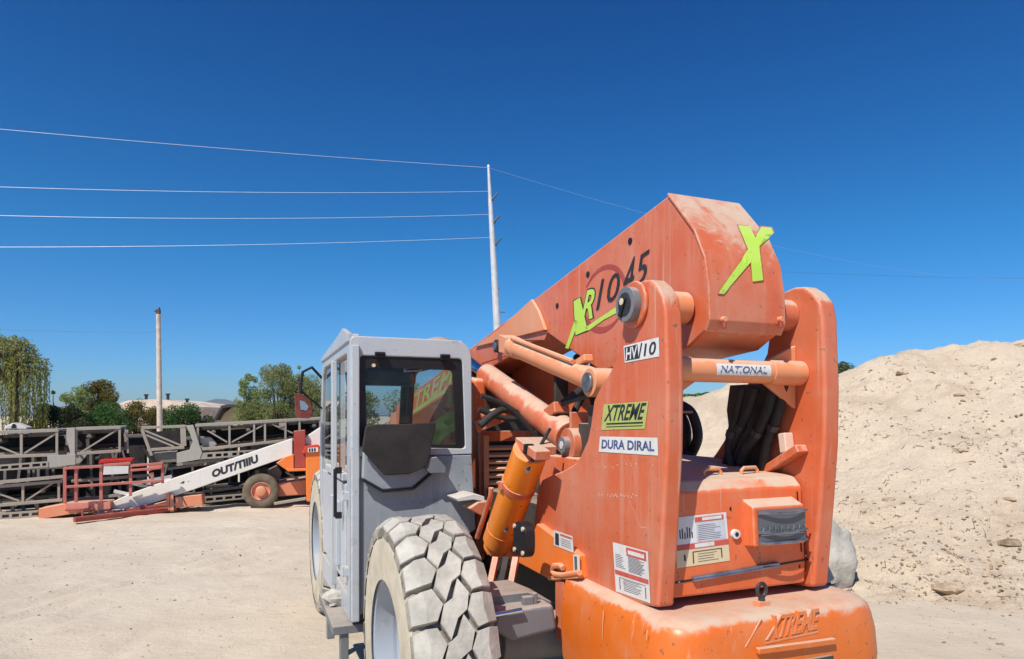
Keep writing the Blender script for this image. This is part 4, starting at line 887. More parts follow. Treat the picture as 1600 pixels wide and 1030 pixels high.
#@@YARD@@
# ------------------------------------------------------------------ YARD: stacked conveyors, work platform, red cage
ROW = Frame((-8.3, 11.0, 0), R_(24)); LIFT = Frame((-7.4, 11.35, 0), R_(18))
class Grp:
    def __init__(s, frame, base, name, label, cat, group=None):
        s.fr = frame; s.base = Vector(base)
        s.root = thing(name, label, cat, frame.o+frame.x*s.base.x+frame.y*s.base.y+Vector((0, 0, s.base.z)), frame.ang, group)
    def part(s, mb, name, mat, parent=None, **kw):
        return mb.build(name, mat, parent or s.root, loc=(-s.base if parent is None else None), **kw)
    def at(s, px, py, v): return s.fr.front(px, py, v)
def lerp(a, b, t): return (a[0]+(b[0]-a[0])*t, a[1]+(b[1]-a[1])*t)
def yonline(l, x): (x0, y0), (x1, y1) = l; return y0+(y1-y0)*(x-x0)/(x1-x0)
def truss(label, top, bot, posts, diags, v=0., depth=.85, mat='truss', belt=True, end=None, zfoot=0):
    a = ROW.front(*bot[0], v); g = Grp(ROW, (a.x, v, 0 if zfoot == 0 else a.z), 'conveyor_section', label, 'conveyor', 'stacked conveyor sections')
    A = lambda p, dv=0: ROW.front(p[0], p[1], v)+V3(0, dv, 0)
    for nm, l in (('top_chord', top), ('bottom_chord', bot)):
        for dv in (0, depth):
            m = MB(); m.bar(A(l[0], dv), A(l[1], dv), .055, .05); g.part(m, nm, mat, bevel=.004)
    for x in posts:
        for dv in (0, depth):
            m = MB(); m.bar(A((x, yonline(top, x)), dv)-V3(0, 0, .026), A((x, yonline(bot, x)), dv)+V3(0, 0, .026), .035, .035); g.part(m, 'post', mat)
        m = MB(); m.bar(A((x, yonline(top, x)), .03), A((x, yonline(top, x)), depth-.03), .03, .03); g.part(m, 'cross_tie', mat)
    for (x0, y0, x1, y1, dv) in diags:
        m = MB(); m.bar(A((x0, y0), dv+.012), A((x1, y1), dv+.012), .026, .026); g.part(m, 'brace', mat)
    if belt:
        t0, t1, b0, b1 = A(top[0]), A(top[1]), A(bot[0]), A(bot[1])
        m = MB(); m.prism([t0+V3(.02, .12, -.05), t1+V3(-.02, .12, -.05), t1+V3(-.02, .12, -.09), t0+V3(.02, .12, -.09)], (0, depth-.24, 0)); g.part(m, 'belt', 'belt')
        m = MB(); m.prism([b0+V3(.02, .30, .10), b1+V3(-.02, .30, .10), b1+V3(-.02, .30, .13), b0+V3(.02, .30, .13)], (0, depth-.40, 0))
        m.prism([b0+V3(.02, .55, .05), b1+V3(-.02, .55, .05), t1+V3(-.02, .55, -.10), t0+V3(.02, .55, -.10)], (0, .02, 0)); g.part(m, 'return_belt', 'belt')
        L = (t1-t0).length; k = 0
        for i in range(int(L/.6)):
            c = t0+(t1-t0)*((i+.5)*.6/L); m = MB(); m.tube([c+V3(0, .1, -.14), c+V3(0, depth-.1, -.14)], .04, 10); g.part(m, 'roller', 'trussdk')
    return g
def slotted(g, top, bot, holes, v, mat='truss', name='slotted_beam'):
    A = lambda x, t: ROW.front(x, yonline(top, x)*(1-t)+yonline(bot, x)*t, v)
    m = MB(); x0, x1 = top[0][0], top[1][0]
    def pl(a, b, t0, t1, d=.05, off=0, mi=0): m.prism([A(a, t1)+V3(0, off, 0), A(b, t1)+V3(0, off, 0), A(b, t0)+V3(0, off, 0), A(a, t0)+V3(0, off, 0)], (0, d, 0), mi)
    pl(x0, x1, 0, .26); pl(x0, x1, .74, 1)
    xs_ = [x0]+[h for p in holes for h in p]+[x1]
    for i in range(0, len(xs_), 2):
        if xs_[i+1] > xs_[i]+.2: pl(xs_[i], xs_[i+1], .26, .74)
    pl(x0, x1, .02, .98, .01, .12, 1)
    return g.part(m, name, [mat, 'belt'])
def plates(g, polys, v, mat, name, d=.05, **kw):
    m = MB()
    for p in polys: m.prism([ROW.front(x, y, v) for x, y in p], (0, d, 0))
    return g.part(m, name, mat, **kw)

# upper left section
gA = truss('upper left truss conveyor section stacked at the left edge under the willow', ((-40, 677.5), (92, 672.5)), ((-40, 715), (92, 710.5)), (-6, 33.5, 89), [(37, 709, 88, 677, 0), (-4, 697, 31, 711, 0), (-4, 689, 31, 703, .8), (67, 694, 90, 706, .8), (40, 706, 68, 694, .8)], 0, zfoot=1)
slotted(gA, ((-40, 729.5), (75, 721)), ((-40, 739), (75, 730)), [(1+i*16.5, 13+i*16.5) for i in range(4)]+[(66, 72)], -.05)
plates(gA, [[(74, 712), (118, 710), (118, 726), (80, 731), (74, 729)]], -.04, 'plate', 'side_plate', bevel=.004)
m = MB(); m.bar(ROW.front(-40, 757, 0), ROW.front(99, 744.5, 0), .06, .05); m.bar(ROW.front(-40, 757, .8), ROW.front(99, 744.5, .8), .06, .05); gA.part(m, 'ledge', 'truss')
for x in (8, 45, 60, 74): m = MB(); m.bar(ROW.front(x, 733, .25), ROW.front(x, 752, .25), .04, .04); gA.part(m, 'spacer', 'trussdk')
# lower left section
gD = truss('lower left truss conveyor section lying on the sand at the left edge', ((-40, 763), (98, 752)), ((-40, 793), (98, 781)), (-5, 36, 92), [(39, 783, 84, 754, 0), (-4, 771, 30, 783, 0), (69, 768, 91, 779, .8), (40, 760, 66, 770, .8)], .05)
slotted(gD, ((-40, 805), (59, 798)), ((-40, 816), (59, 808)), [(3+i*15.5, 14+i*15.5) for i in range(-2, 4)], -.05)
m = MB()
for x in (-20, 20, 58, 95): a = ROW.front(x, 785, .1); m.bar(a, V3(a.x, a.y, .02), .05, .05); m.bar(a+V3(0, .7, 0), V3(a.x, a.y+.7, .02), .05, .05)
gD.part(m, 'foot', 'trussdk')
# middle section
gB = truss('short middle truss conveyor section with a light end plate above the red cage', ((105, 671), (189, 668)), ((105, 710), (189, 704.5)), (119, 187), [(124, 708, 184, 671, 0), (150, 702, 168, 694, .8), (168, 694, 187, 705, .8)], .05, zfoot=1)
plates(gB, [[(104, 669), (117, 668.5), (117, 712), (111, 712), (104, 686)]], 0, 'plate', 'end_plate', .06, bevel=.005)
plates(gB, [[(117, 712), (136, 710), (132, 716), (126, 722), (118, 730), (112, 730)], [(134, 686), (139, 686), (140, 703), (135, 704)], [(149, 714), (157, 711), (153, 718), (148, 717)]], .3, 'plate', 'bracket_plate', .04)
m = MB(); m.bar(ROW.front(112, 730, .2), ROW.front(190, 727, .2), .08, .05); m.bar(ROW.front(112, 752, .3), ROW.front(240, 742, .3), .09, .05); m.bar(ROW.front(100, 783, .3), ROW.front(190, 773, .3), .06, .05); gB.part(m, 'cross_rail', 'truss')
m = MB(); m.bar(ROW.front(198.5, 673, .2), ROW.front(200, 708, .2), .03, .03); m.box(ROW.front(198, 674, .2), (.05, .05, .05)); gB.part(m, 'marker_post', 'truss')
# right section
gC = truss('long right truss conveyor section with a curved grey end plate below the wooden pole', ((305, 665), (520, 653)), ((305, 703), (520, 681)), (309, 358.5, 397, 414, 446, 468, 500), [(324, 673, 355, 691, 0), (362, 691, 412, 664, 0), (415, 677, 435, 688, .8), (425, 663, 458, 677, 0), (470, 688, 498, 662, .8)], .0, 1.0, zfoot=1)
gE = Grp(ROW, ROW.front(222, 745, 0), 'conveyor_tail', 'hopper shaped tail frame of the right conveyor with slanted ends', 'conveyor', 'stacked conveyor sections')
F_ = lambda x, y, v=0: ROW.front(x, y, v)
for v in (0, .9):
    m = MB()
    m.bar(F_(221, 668.5, v), F_(290, 666, v), .055, .05); m.bar(F_(222, 671, v), F_(237, 712, v), .07, .05); m.bar(F_(232, 703, v), F_(288, 699, v), .06, .05); m.bar(F_(224, 672, v), F_(285, 697, v), .045, .03); m.bar(F_(226, 679, v), F_(272, 698, v), .04, .03); m.bar(F_(286, 669, v), F_(287, 697, v), .09, .05)
    gE.part(m, 'tail_frame', 'truss', bevel=.004)
m = MB(); m.prism([F_(226, 676, .5), F_(284, 671, .5), F_(284, 696, .5), F_(234, 700, .5)], (0, .03, 0)); gE.part(m, 'belt', 'belt')
m = MB(); m.prism([F_(238, 709, .05), F_(276, 706, .05), F_(276, 722, .05), F_(246, 724, .05)], (0, .6, 0)); gE.part(m, 'tail_box', 'trussdk', bevel=.01)
m = MB(); m.bar(F_(224, 700, -.02), F_(240, 725, -.02), .05, .04); gE.part(m, 'chute_edge', 'belt')
plates(gC, [[(290, 665), (302, 664), (307, 680), (312, 697), (316, 707), (312, 718), (276, 724), (276, 708), (296, 703), (301, 690), (296, 676)]], -.06, 'plate', 'end_plate', .07, bevel=.006)
slotted(gC, ((312, 708), (400, 703)), ((312, 718), (400, 712)), [(324, 332), (337, 346), (349, 356), (363, 370), (374, 380), (384, 392)], -.05)
m = MB(); m.prism([F_(312, 684, .1), F_(316, 682, .1), F_(330, 684, .1), F_(340, 694, .1), (F_(334, 700, .1)), F_(318, 699, .1), F_(313, 692, .1)], (0, .4, 0)); gC.part(m, 'drive_motor', 'plate', bevel=.02)
m = MB(); m.prism([F_(436, 661, -.02), F_(447, 660, -.02), F_(447, 666, -.02), F_(436, 667, -.02)], (0, .02, 0)); m.bar(F_(346, 671, .2), F_(384, 668, .2), .05, .04); m.bar(F_(312, 704, .15), F_(400, 694, .15), .10, .04); gC.part(m, 'side_bracket', 'truss')
m = MB(); m.bar(F_(276, 726, .1), F_(350, 718, .1), .06, .05); m.bar(F_(314, 718, .1), F_(314, 727, .1), .03, .03); m.bar(F_(262, 733, .2), F_(345, 722, .2), .05, .04); gC.part(m, 'lower_rail', 'truss')
# lower right section behind the white boom
gF = truss('lower right truss conveyor section mostly hidden behind the white boom', ((316, 768), (520, 745)), ((316, 776), (520, 756)), (330, 420), [], .35, .8, mat='trussdk')
slotted(gF, ((312, 777), (390, 771)), ((312, 787), (390, 779)), [(322+i*15, 333+i*15) for i in range(4)], .2)
m = MB()
for x in (330, 480): a = F_(x, 775, .4); m.bar(a, V3(a.x, a.y, .02), .06, .06); m.bar(a+V3(0, .7, 0), V3(a.x, a.y+.7, .02), .06, .06)
m.bar(F_(395, 750, .4), F_(372, 762, .4), .05, .04); m.bar(F_(402, 735, .4), F_(403, 760, .4), .07, .05); gF.part(m, 'frame_strut', 'truss')
# dark second row behind, seen through the openings
for k, (x0, x1, y0, y1, lab) in enumerate(((-60, 104, 690, 780, 'dark belt covered conveyor frame behind the left trusses'), (108, 226, 688, 786, 'dark belt covered conveyor frame behind the red cage'), (232, 372, 690, 770, 'dark belt covered conveyor frame behind the hopper tail'), (376, 540, 680, 760, 'dark belt covered conveyor frame behind the white boom'))):
    a = F_(x0, y1, 1.25); g = Grp(ROW, (a.x, 1.25, 0), 'rubber_belt_conveyor', lab, 'conveyor', 'dark conveyors in the second row')
    t0, t1 = F_(x0, y0, 1.25), F_(x1, y0-4, 1.25)
    m = MB(); m.prism([V3(t0.x, 1.30, .05), V3(t1.x, 1.30, .05), t1+V3(0, .05, 0), t0+V3(0, .05, 0)], (0, .5, 0)); g.part(m, 'belt_cover', 'belt')
    m = MB()
    for f in (.0, .45, .92):
        m.bar(V3(t0.x, 1.26, t0.z*(1-f)+.05), V3(t1.x, 1.26, t1.z*(1-f)+.05), .07, .05)
    for i in range(5):
        x = t0.x+(t1.x-t0.x)*(i+.5)/5; m.bar(V3(x, 1.24, .05), V3(x+random.uniform(-.3, .3), 1.24, t0.z), .04, .03)
    g.part(m, 'side_frame', 'trussdk')
# white engine cover lying on top of the left stack
g = Grp(ROW, F_(5, 671, .25), 'machine_cover', 'small white curved cover lying on top of the upper left conveyor', 'cover')
m = MB(); m.prism([F_(4, 671, .2), F_(9, 666, .2), F_(17, 662, .2), F_(21, 660.5, .2), F_(30, 663.5, .2), F_(42, 668, .2), F_(42, 671, .2)], (0, .4, 0)); g.part(m, 'shell', 'white', bevel=.03)
m = MB(); m.prism([F_(17, 669, .19), F_(20, 662, .19), F_(24, 663, .19), F_(25, 669, .19)], (0, .01, 0)); g.part(m, 'opening', 'black')

# red cage
CV = -.55
g = Grp(ROW, F_(101, 790, CV), 'steel_cage', 'red steel cage of square tubes standing before the stacked conveyors', 'cage')
for x, y0, y1 in ((101.5, 732, 787), (119, 730, 785), (158, 729, 784), (204, 727, 775), (238, 738, 760), (254, 725, 755)):
    m = MB(); m.bar(F_(x, y0, CV), F_(x, y1, CV), .045, .045); g.part(m, 'post', 'pinkred', bevel=.004)
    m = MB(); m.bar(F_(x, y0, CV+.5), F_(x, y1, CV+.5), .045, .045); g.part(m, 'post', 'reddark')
for a, b in (((100, 732), (160, 728.5)), ((103, 761), (254, 751)), ((204, 728), (255, 724)), ((204, 735), (252, 731)), ((162, 727), (204, 724))):
    m = MB(); m.bar(F_(a[0], a[1], CV-.03), F_(b[0], b[1], CV-.03), .05, .04); g.part(m, 'rail', 'pinkred', bevel=.004)
m = MB(); m.prism([F_(162, 729, CV-.06), F_(201, 728, CV-.06), F_(200, 740, CV-.06), F_(161, 742, CV-.06)], (0, .02, 0)); g.part(m, 'sign_board', 'white')
m = MB(); m.prism([F_(233, 726, CV-.05), F_(253, 722, CV-.05), F_(253, 731, CV-.05), F_(229, 737, CV-.05)], (0, .02, 0)); g.part(m, 'corner_plate', 'pinksalmon')
g = Grp(ROW, F_(155, 726, .05), 'steel_box', 'bright red flat steel box behind the white board of the cage', 'box')
m = MB(); m.prism([F_(154, 726, -.25), F_(155, 719, -.25), F_(207, 717, -.25), F_(207, 722, -.25), F_(160, 724, -.25)], (0, .5, 0)); g.part(m, 'shell', plain('red enamel', (.55, .03, .02), .45, 0, .15, 5, .1), bevel=.01)
# rubbish between: grey and white scrap pieces inside the cage
g = Grp(ROW, F_(175, 782, -.1), 'scrap_pile', 'grey and white scrap metal pieces inside the red cage', 'scrap')
rnd = random.Random(3)
for k in range(16):
    x = rnd.uniform(160, 235); y = rnd.uniform(752, 784)-(x-160)*.12; c = F_(x, y, rnd.uniform(-.35, .05)); m = MB()
    m.bar(c, c+V3(rnd.uniform(.1, .5), rnd.uniform(-.1, .1), rnd.uniform(-.12, .14)), rnd.uniform(.02, .12), rnd.uniform(.02, .06)); g.part(m, 'scrap_piece', rnd.choice(('plate', 'truss', 'white', 'trussdk', 'lightgrey')))

bl_ = gpt_b = Vector(((1284-800)/FPX*6.5, 6.5, .30)); m = MB(); rock(m, (0, 0, 0), .31, 1.25, 14, 0, 4, 0, .16)
tag(m.build('blob', plain('pale grey matte', (.46, .43, .37), .9, 0, .2, 3, .8, .2, .02), loc=bl_), 'pale grey boulder at the heap foot beside the right upright', 'blob')  # pale grey rounded form of unknown kind, put in for its look
# trailer boom lift: white boom, orange turret and chassis
LF = lambda x, y, v=0: LIFT.front(x, y, v)
W0 = LF(408, 793, 0)
g = Grp(LIFT, (W0.x, 0, 0), 'boom_lift', 'white and orange towable boom lift parked before the conveyor stack', 'boom lift')
m = MB(); bp = [LF(x, y, -.12) for x, y in ((173, 796), (176, 784), (200, 773), (240, 758), (300, 738), (380, 711), (457, 685), (457, 711), (380, 738), (300, 766), (231, 789), (205, 794))]; m.prism(bp, (0, .26, 0)); lbm = g.part(m, 'boom', 'liftwhite', bevel=.012)
m = MB(); lq = [LF(x, y, -.123) for x, y in ((332, 747), (405, 722), (402, 710), (330, 735))]
text(m, 'OUT/TIIIU', lq, (0, -1, 0), .002, 0, .1, .05); lq = [LF(x, y, -.123) for x, y in ((281, 757), (297, 752), (297, 750), (281, 753))]; text(m, '4 -', lq, (0, -1, 0), .002, 0, .1, .03); g.part(m, 'boom_lettering', 'ink', lbm, fix=False)
m = MB(); m.prism([LF(x, y, -.10) for x, y in ((476, 684), (500, 668), (540, 655), (540, 683), (500, 697), (476, 695))], (0, .24, 0)); g.part(m, 'upper_arm', 'liftwhite', bevel=.01)
m = MB(); m.prism([LF(x, y, -.20) for x, y in ((459, 674), (477, 672), (477, 731), (459, 732))], (0, .40, 0)); g.part(m, 'mast', 'reddark', bevel=.01)
m = MB(); m.prism([LF(x, y, -.32) for x, y in ((477, 697), (540, 694), (540, 786), (479, 784))], (0, .5, 0)); g.part(m, 'end_cover', 'liftorange', bevel=.02)
m = MB(); m.prism([LF(x, y, -.36) for x, y in ((472, 709), (478, 697), (498, 695), (500, 707))], (0, .45, 0)); q = g.part(m, 'control_cover', plain('red enamel lid', (.6, .06, .02), .4, 0, .1, 5, .1), bevel=.01)
m = MB(); lq = [LF(x, y, -.362) for x, y in ((481, 707), (497, 706), (497, 699), (481, 700))]; patch(m, lq, (0, -1, 0), .002, 0); [patch(m, sub(lq, .1+.25*k, .1, .26+.25*k, .85), (0, -1, 0), .004, 1) for k in range(3)]; g.part(m, 'label', ['white', 'ink'], q, fix=False)
m = MB(); m.prism([LF(x, y, -.22) for x, y in ((432, 724), (446, 714), (459, 710), (459, 734), (448, 735))], (0, .42, 0)); m.prism([LF(x, y, -.26) for x, y in ((446, 733), (478, 732), (478, 736), (450, 737))], (0, .5, 0)); g.part(m, 'turret', 'liftorange', bevel=.01)
m = MB(); m.prism([LF(x, y, .1) for x, y in ((425, 757), (480, 749), (480, 773), (425, 777))], (0, .9, 0)); g.part(m, 'chassis', 'salmon', bevel=.02)
m = MB(); m.prism([LF(x, y, .3) for x, y in ((418, 735), (432, 728), (440, 740), (436, 752), (420, 755))], (0, .3, 0)); m.bar(LF(446, 737, .1), LF(470, 752, .1), .05, .05); g.part(m, 'hydraulic_unit', 'trussdk', bevel=.02)
m = MB(); m.bar(LF(428, 787, -.1), LF(478, 779, -.1), .06, .05); g.part(m, 'outrigger_beam', 'truss', bevel=.005)
for dv, nm in ((0, 'wheel'), (1.5, 'wheel')):
    wr = 27/FPX*12.3; c = V3(W0.x, dv, wr); m = MB()
    m.lathe([(wr*.55, -.11), (wr*.62, -.125), (wr*.85, -.125), (wr*.97, -.10), (wr, -.05), (wr, .05), (wr*.97, .1), (wr*.6, .12)], c+V3(0, 0, 0), (0, 1, 0), 36, 0, (0, 0, 1))
    wo = g.part(m, nm, plain('worn brown tyre', (.16, .125, .085), .9, 0, .25, 9, .6), sharp=50)
    m = MB(); m.lathe([(wr*.56, -.10), (wr*.50, -.112), (wr*.44, -.07), (wr*.30, -.07), (wr*.27, -.15), (wr*.2, -.16), (.001, -.16)], c, (0, 1, 0), 32, 0, (0, 0, 1)); g.part(m, 'rim', 'salmon', wo, sharp=40)
# outrigger stowage box
g = Grp(LIFT, (LF(290, 795, -.1).x, -.1, 0), 'tool_box', 'orange steel box on the sand under the middle of the white boom', 'box')
m = MB(); m.prism([LF(x, y, -.15) for x, y in ((273, 777), (315, 773), (317, 790), (274, 794))], (0, .4, 0)); g.part(m, 'shell', 'salmon', bevel=.01)
m = MB(); m.bar(LF(262, 770, -.17), LF(263, 798, -.17), .05, .05); m.bar(LF(268, 772, -.17), LF(269, 800, -.17), .06, .04); g.part(m, 'clamp_post', 'salmon', bevel=.004)
m = MB(); m.bar(LF(284, 776, -.16), LF(291, 790, -.16), .012, .01); g.part(m, 'strap', 'black')
m = MB()
for x in (278, 310): a = LF(x, 792, 0); m.bar(a, V3(a.x, a.y, .01), .06, .06)
g.part(m, 'foot', 'darksteel')
# orange jib / work platform at the low end
g = Grp(LIFT, (LF(115, 808, -.2).x, -.2, 0), 'platform_jib', 'faded orange steel jib lying at the low end of the white boom', 'jib')
m = MB(); m.prism([LF(x, y, -.2) for x, y in ((60, 795), (102, 787), (132, 786), (132, 800), (60, 812))], (0, .35, 0)); g.part(m, 'beam', 'salmon', bevel=.012)
m = MB(); m.prism([LF(x, y, -.24) for x, y in ((102, 786), (173, 783), (173, 796), (150, 798), (118, 801), (102, 797))], (0, .3, 0)); g.part(m, 'pink_beam', 'pinksalmon', bevel=.012)
m = MB()
for a, b in (((102, 797.5), (147, 795)), ((129, 796), (129, 814)), ((139, 796), (140, 802)), ((147, 795), (148, 803)), ((163, 797), (217, 808)), ((217, 808), (222, 789)), ((198, 797), (262, 788)), ((228, 788), (226, 806)), ((150, 803), (200, 800)), ((245, 790), (236, 804)), ((178, 797), (178, 811)), ((200, 799), (262, 793))):
    m.bar(LF(a[0], a[1], -.27), LF(b[0], b[1], -.27), .028, .028)
g.part(m, 'strut', 'reddark')
m = MB(); m.prism([LF(x, y, -.18) for x, y in ((176, 798), (230, 790), (262, 782), (262, 792), (225, 800), (178, 806))], (0, .2, 0)); g.part(m, 'lower_arm', 'salmon', bevel=.01)
m = MB(); m.tube([LF(150, 801, -.2), LF(190, 798, -.2)], .03, 10); m.bar(LF(150, 806, -.2), LF(178, 802, -.2), .04, .04); g.part(m, 'ram', 'plate')
# loose rail lying on the sand
a = VEH  # (frame unused)
p0, p1_ = Vector((0, 0, CAMH))+ray(116, 818)*(CAMH/((818-HORIZ)/FPX)), Vector((0, 0, CAMH))+ray(274, 800)*(CAMH/((800-HORIZ)/FPX))
m = MB(); p0.z = p1_.z = 0; m.bar(Vector((0, 0, .05)), p1_-p0+Vector((0, 0, .05)), .09, .06); m.bar(Vector((0, 0, .085)), p1_-p0+Vector((0, 0, .085)), .05, .02)
tag(m.build('steel_rail', 'reddark', loc=p0), 'long dark red steel rail lying on the sand before the orange jib', 'rail')
# sand plinth beam under the lift wheel side
# ------------------------------------------------------------------ POLES AND WIRES
def gpt(px, Y): return Vector(((px-800)/FPX*Y, Y, 0))
Y = 27.; b = gpt(250.2, Y); t = world(247.5, 491, Y)
g = thing('wooden_pole', 'slender pale wooden pole with a small dark lamp on top behind the conveyors', 'pole', b)
m = MB(); m.tube([V3(0, 0, 0), t-b], [.115, .085], 14); m.build('shaft', 'pole', g)
m = MB(); c = t-b; m.box(c+V3(0, 0, .07), (.14, .12, .13)); m.prism([c+V3(-.17, -.05, .12), c+V3(-.02, -.05, .02), c+V3(-.02, -.05, .20)], (0, .1, 0)); m.prism([c+V3(-.02, -.05, .12), c+V3(.08, -.05, .12), c+V3(.04, -.05, .28)], (0, .1, 0)); m.build('lamp_head', plain('rusty lamp', (.10, .05, .035), .7, 0, .3, 9, .2), g, .01)
YP = 42.; b = Vector(world(787, 650, YP)); b.z = 0; t = world(763.2, 261, YP)
g = thing('steel_pole', 'tall tapering steel power pole rising behind the orange boom', 'power pole', b)
m = MB(); T1 = t-b; m.tube([T1*k/6 for k in range(7)], [.33, .29, .26, .225, .19, .145, .075], 16); m.build('shaft', 'steelpole', g)
m = MB(); m.tube([T1-V3(0, 0, .02), T1+V3(0, 0, .12)], [.10, .07], 12); m.build('cap', 'steelpole', g)
for (x, y, dx, dy) in ((768.5, 315, 9, -13), (771.5, 350, 9, -13), (774, 385, 9, -13), (777, 458, 2, -8), (778.5, 493, 1.5, -6)):
    p = world(x-2, y, YP)-b; q = world(x+dx, y+dy, YP)-b
    m = MB(); m.tube([p, p+(q-p)*.25], .10, 8); m.tube([p+(q-p)*.25, q], .055, 8); m.build('insulator', 'insul', g)
m = MB(); m.bar(world(770, 488, YP)-b, world(789, 488, YP)-b, .04, .04); m.build('cross_bar', 'insul', g)
def wire(label, a, c, sag, r=.02, mat='wire', group='overhead wires'):
    m = MB(); pts = [(c-a)*(k/24)+V3(0, 0, -sag*4*(k/24)*(1-k/24)) for k in range(25)]; m.tube(pts, r, 6)
    return tag(m.build('overhead_wire', mat, loc=a), label, 'wire', group)
for lab, ya, yb, xa, sag in (('topmost wire running left from the tip of the steel power pole', 262, 199, 762, .12), ('second wire from the top running left from the steel pole', 299, 287, 764, .22),
                     ('third wire from the top running left from the steel pole', 335, 331, 766, .25), ('lowest of the four wires running left from the steel pole', 371, 382, 768, .18)):
    a = world(xa, ya, YP); c = world(0, yb, YP-5); wire(lab, a, a+(c-a)*1.25, sag*1.3, .011)
a = world(763, 262, YP); wire('wire falling away right from the tip of the steel pole', a, world(1700, 428, 110), 3.2, .0045, 'wire')
wire('thin dark wire in the sky just right of the orange boom', world(1180, 423, 80), world(1700, 436, 100), .25, .012, 'wiredark')
wire('faint dark wire low over the willow on the left', world(-60, 513, 60), world(248, 519, 60), .1, .012, 'wiredark')

# ------------------------------------------------------------------ BUILDINGS
Y = 62.; c = gpt(245, Y)
g = thing('warehouse', 'low tan building with a shallow curved roof behind the hedges', 'building', c)
mX = lambda px: (px-245)/FPX*Y
mZ = lambda py: CAMH+(HORIZ-py)/FPX*Y
m = MB(); m.box((mX(250), 4, mZ(640)/2), (mX(310)-mX(190), 8, mZ(640))); m.build('wall', 'tanroof', g)
m = MB(); m.prism([(mX(186), -.5, mZ(641)), (mX(186), -.5, mZ(632)), (mX(205), -.5, mZ(626)), (mX(245), -.5, mZ(624)), (mX(285), -.5, mZ(629)), (mX(314), -.5, mZ(636)), (mX(314), -.5, mZ(641))], (0, 9, 0)); m.build('roof', 'tanroof', g)
for x, y in ((210, 617), (245, 616), (276, 624)):
    m = MB(); m.tube([(mX(x), 2, mZ(632)), (mX(x), 2, mZ(y))], .14, 8); m.tube([(mX(x), 2, mZ(y)), (mX(x), 2, mZ(y)+.12)], .22, 8); m.build('vent_pipe', 'darksteel', g)
Y = 31.; c = gpt(358, Y)
g = thing('house', 'small yellow house with a dark pitched roof beside the tall tree', 'house', c)
mX = lambda px: (px-358)/FPX*Y
m = MB(); m.prism([(mX(345), 0, 0), (mX(392), 0, 0), (mX(392), 0, mZ(640)), (mX(366), 0, mZ(634)), (mX(345), 0, mZ(650))], (0, 5, 0)); m.build('wall', 'stucco', g)
m = MB(); m.prism([(mX(341), -.5, mZ(656)), (mX(353), -.5, mZ(634)), (mX(366), -.5, mZ(632)), (mX(400), -.5, mZ(640)), (mX(400), -.5, mZ(643)), (mX(366), -.5, mZ(636)), (mX(355), -.5, mZ(638)), (mX(344), -.5, mZ(657))], (0, 6, 0)); m.build('roof', 'darkroof', g)
Y = 85.; c = gpt(335, Y)
g = thing('distant_house', 'tiny pale house far off between the hedge and the yellow house', 'house', c)
mX = lambda px: (px-335)/FPX*Y
m = MB(); m.box((0, 2, mZ(655)/2), (1.5, 4, mZ(655))); m.build('wall', 'houseW', g)
m = MB(); m.prism([(-.9, -.2, mZ(655)), (.9, -.2, mZ(655)), (0, -.2, mZ(649))], (0, 4.4, 0)); m.build('roof', 'tanroof', g)

# ------------------------------------------------------------------ TREES AND SHRUBS
def leafcloud(mb, rng, c, rad, n, size, aspect=.5, droop=0., mi=0):
    for _ in range(n):
        while True:
            d = Vector((rng.uniform(-1, 1), rng.uniform(-1, 1), rng.uniform(-1, 1)))
            if d.length < 1 and rng.random() < .25+.75*d.length: break
        p = c+Vector((d.x*rad.x, d.y*rad.y, d.z*rad.z))
        a = Vector((rng.gauss(0, 1), rng.gauss(0, 1), rng.gauss(0, .7)-droop)).normalized(); b_ = a.cross(Vector((rng.gauss(0, 1), rng.gauss(0, 1), rng.gauss(0, 1)))).normalized()
        s = size*rng.uniform(.6, 1.3); w = s*aspect
        o = len(mb.v); mb.v += [p-a*s*.5, p+b_*w*.5, p+a*s*.5, p-b_*w*.5]; mb.f.append([o, o+1, o+2, o+3]); mb.mi.append(mi); mb.sm.append(False)
def tree(name, label, cat, px, top, hw, Y, mat, n=4500, blobs=16, size=.16, low=.25, seed=1, droop=0., aspect=.5, group='trees and shrubs behind the yard', squash=1., trunk=True, gap=.36):
    rng = random.Random(seed); sc = Y/FPX; h = CAMH+(HORIZ-top)*sc; rx = hw*sc; b = gpt(px, Y)
    g = thing(name, label, cat, b, 0, group)
    zlow = h*low; cz = (h+zlow)/2; rz = (h-zlow)/2
    cen = []
    for k in range(blobs):
        u = rng.uniform(-1, 1); th = rng.uniform(0, 2*math.pi); zz = rng.uniform(-1, 1); rr = math.sqrt(max(0, 1-zz*zz*.8))*math.sqrt(rng.uniform(.1, 1))
        cen.append(Vector((rx*.72*rr*math.cos(th), rx*.72*rr*math.sin(th), cz+rz*.78*zz)))
    cen.append(Vector((rng.uniform(-.2, .2)*rx, 0, h-rz*.22)))
    tm = MB(); tr = max(.04, rx*.06)
    tm.tube([(0, 0, 0), (rng.uniform(-.1, .1)*rx, 0, zlow+.2*rz), (rng.uniform(-.2, .2)*rx, rng.uniform(-.1, .1), cz+.3*rz)], [tr*1.3, tr, tr*.45], 9)
    for c in cen: tm.tube([(0, 0, max(.05, zlow*.8)), Vector((c.x*.4, c.y*.4, (zlow+c.z)/2)), c], [tr*.5, tr*.33, tr*.12], 6)
    tm.build('trunk', 'bark', g)
    cm = MB()
    for c in cen:
        r = rx*gap*rng.uniform(.7, 1.25); leafcloud(cm, rng, c, Vector((r, r, r*squash*rng.uniform(.75, 1.05))), n//(blobs+1), size, aspect, droop)
    cm.build('crown', mat, g, fix=False); return g
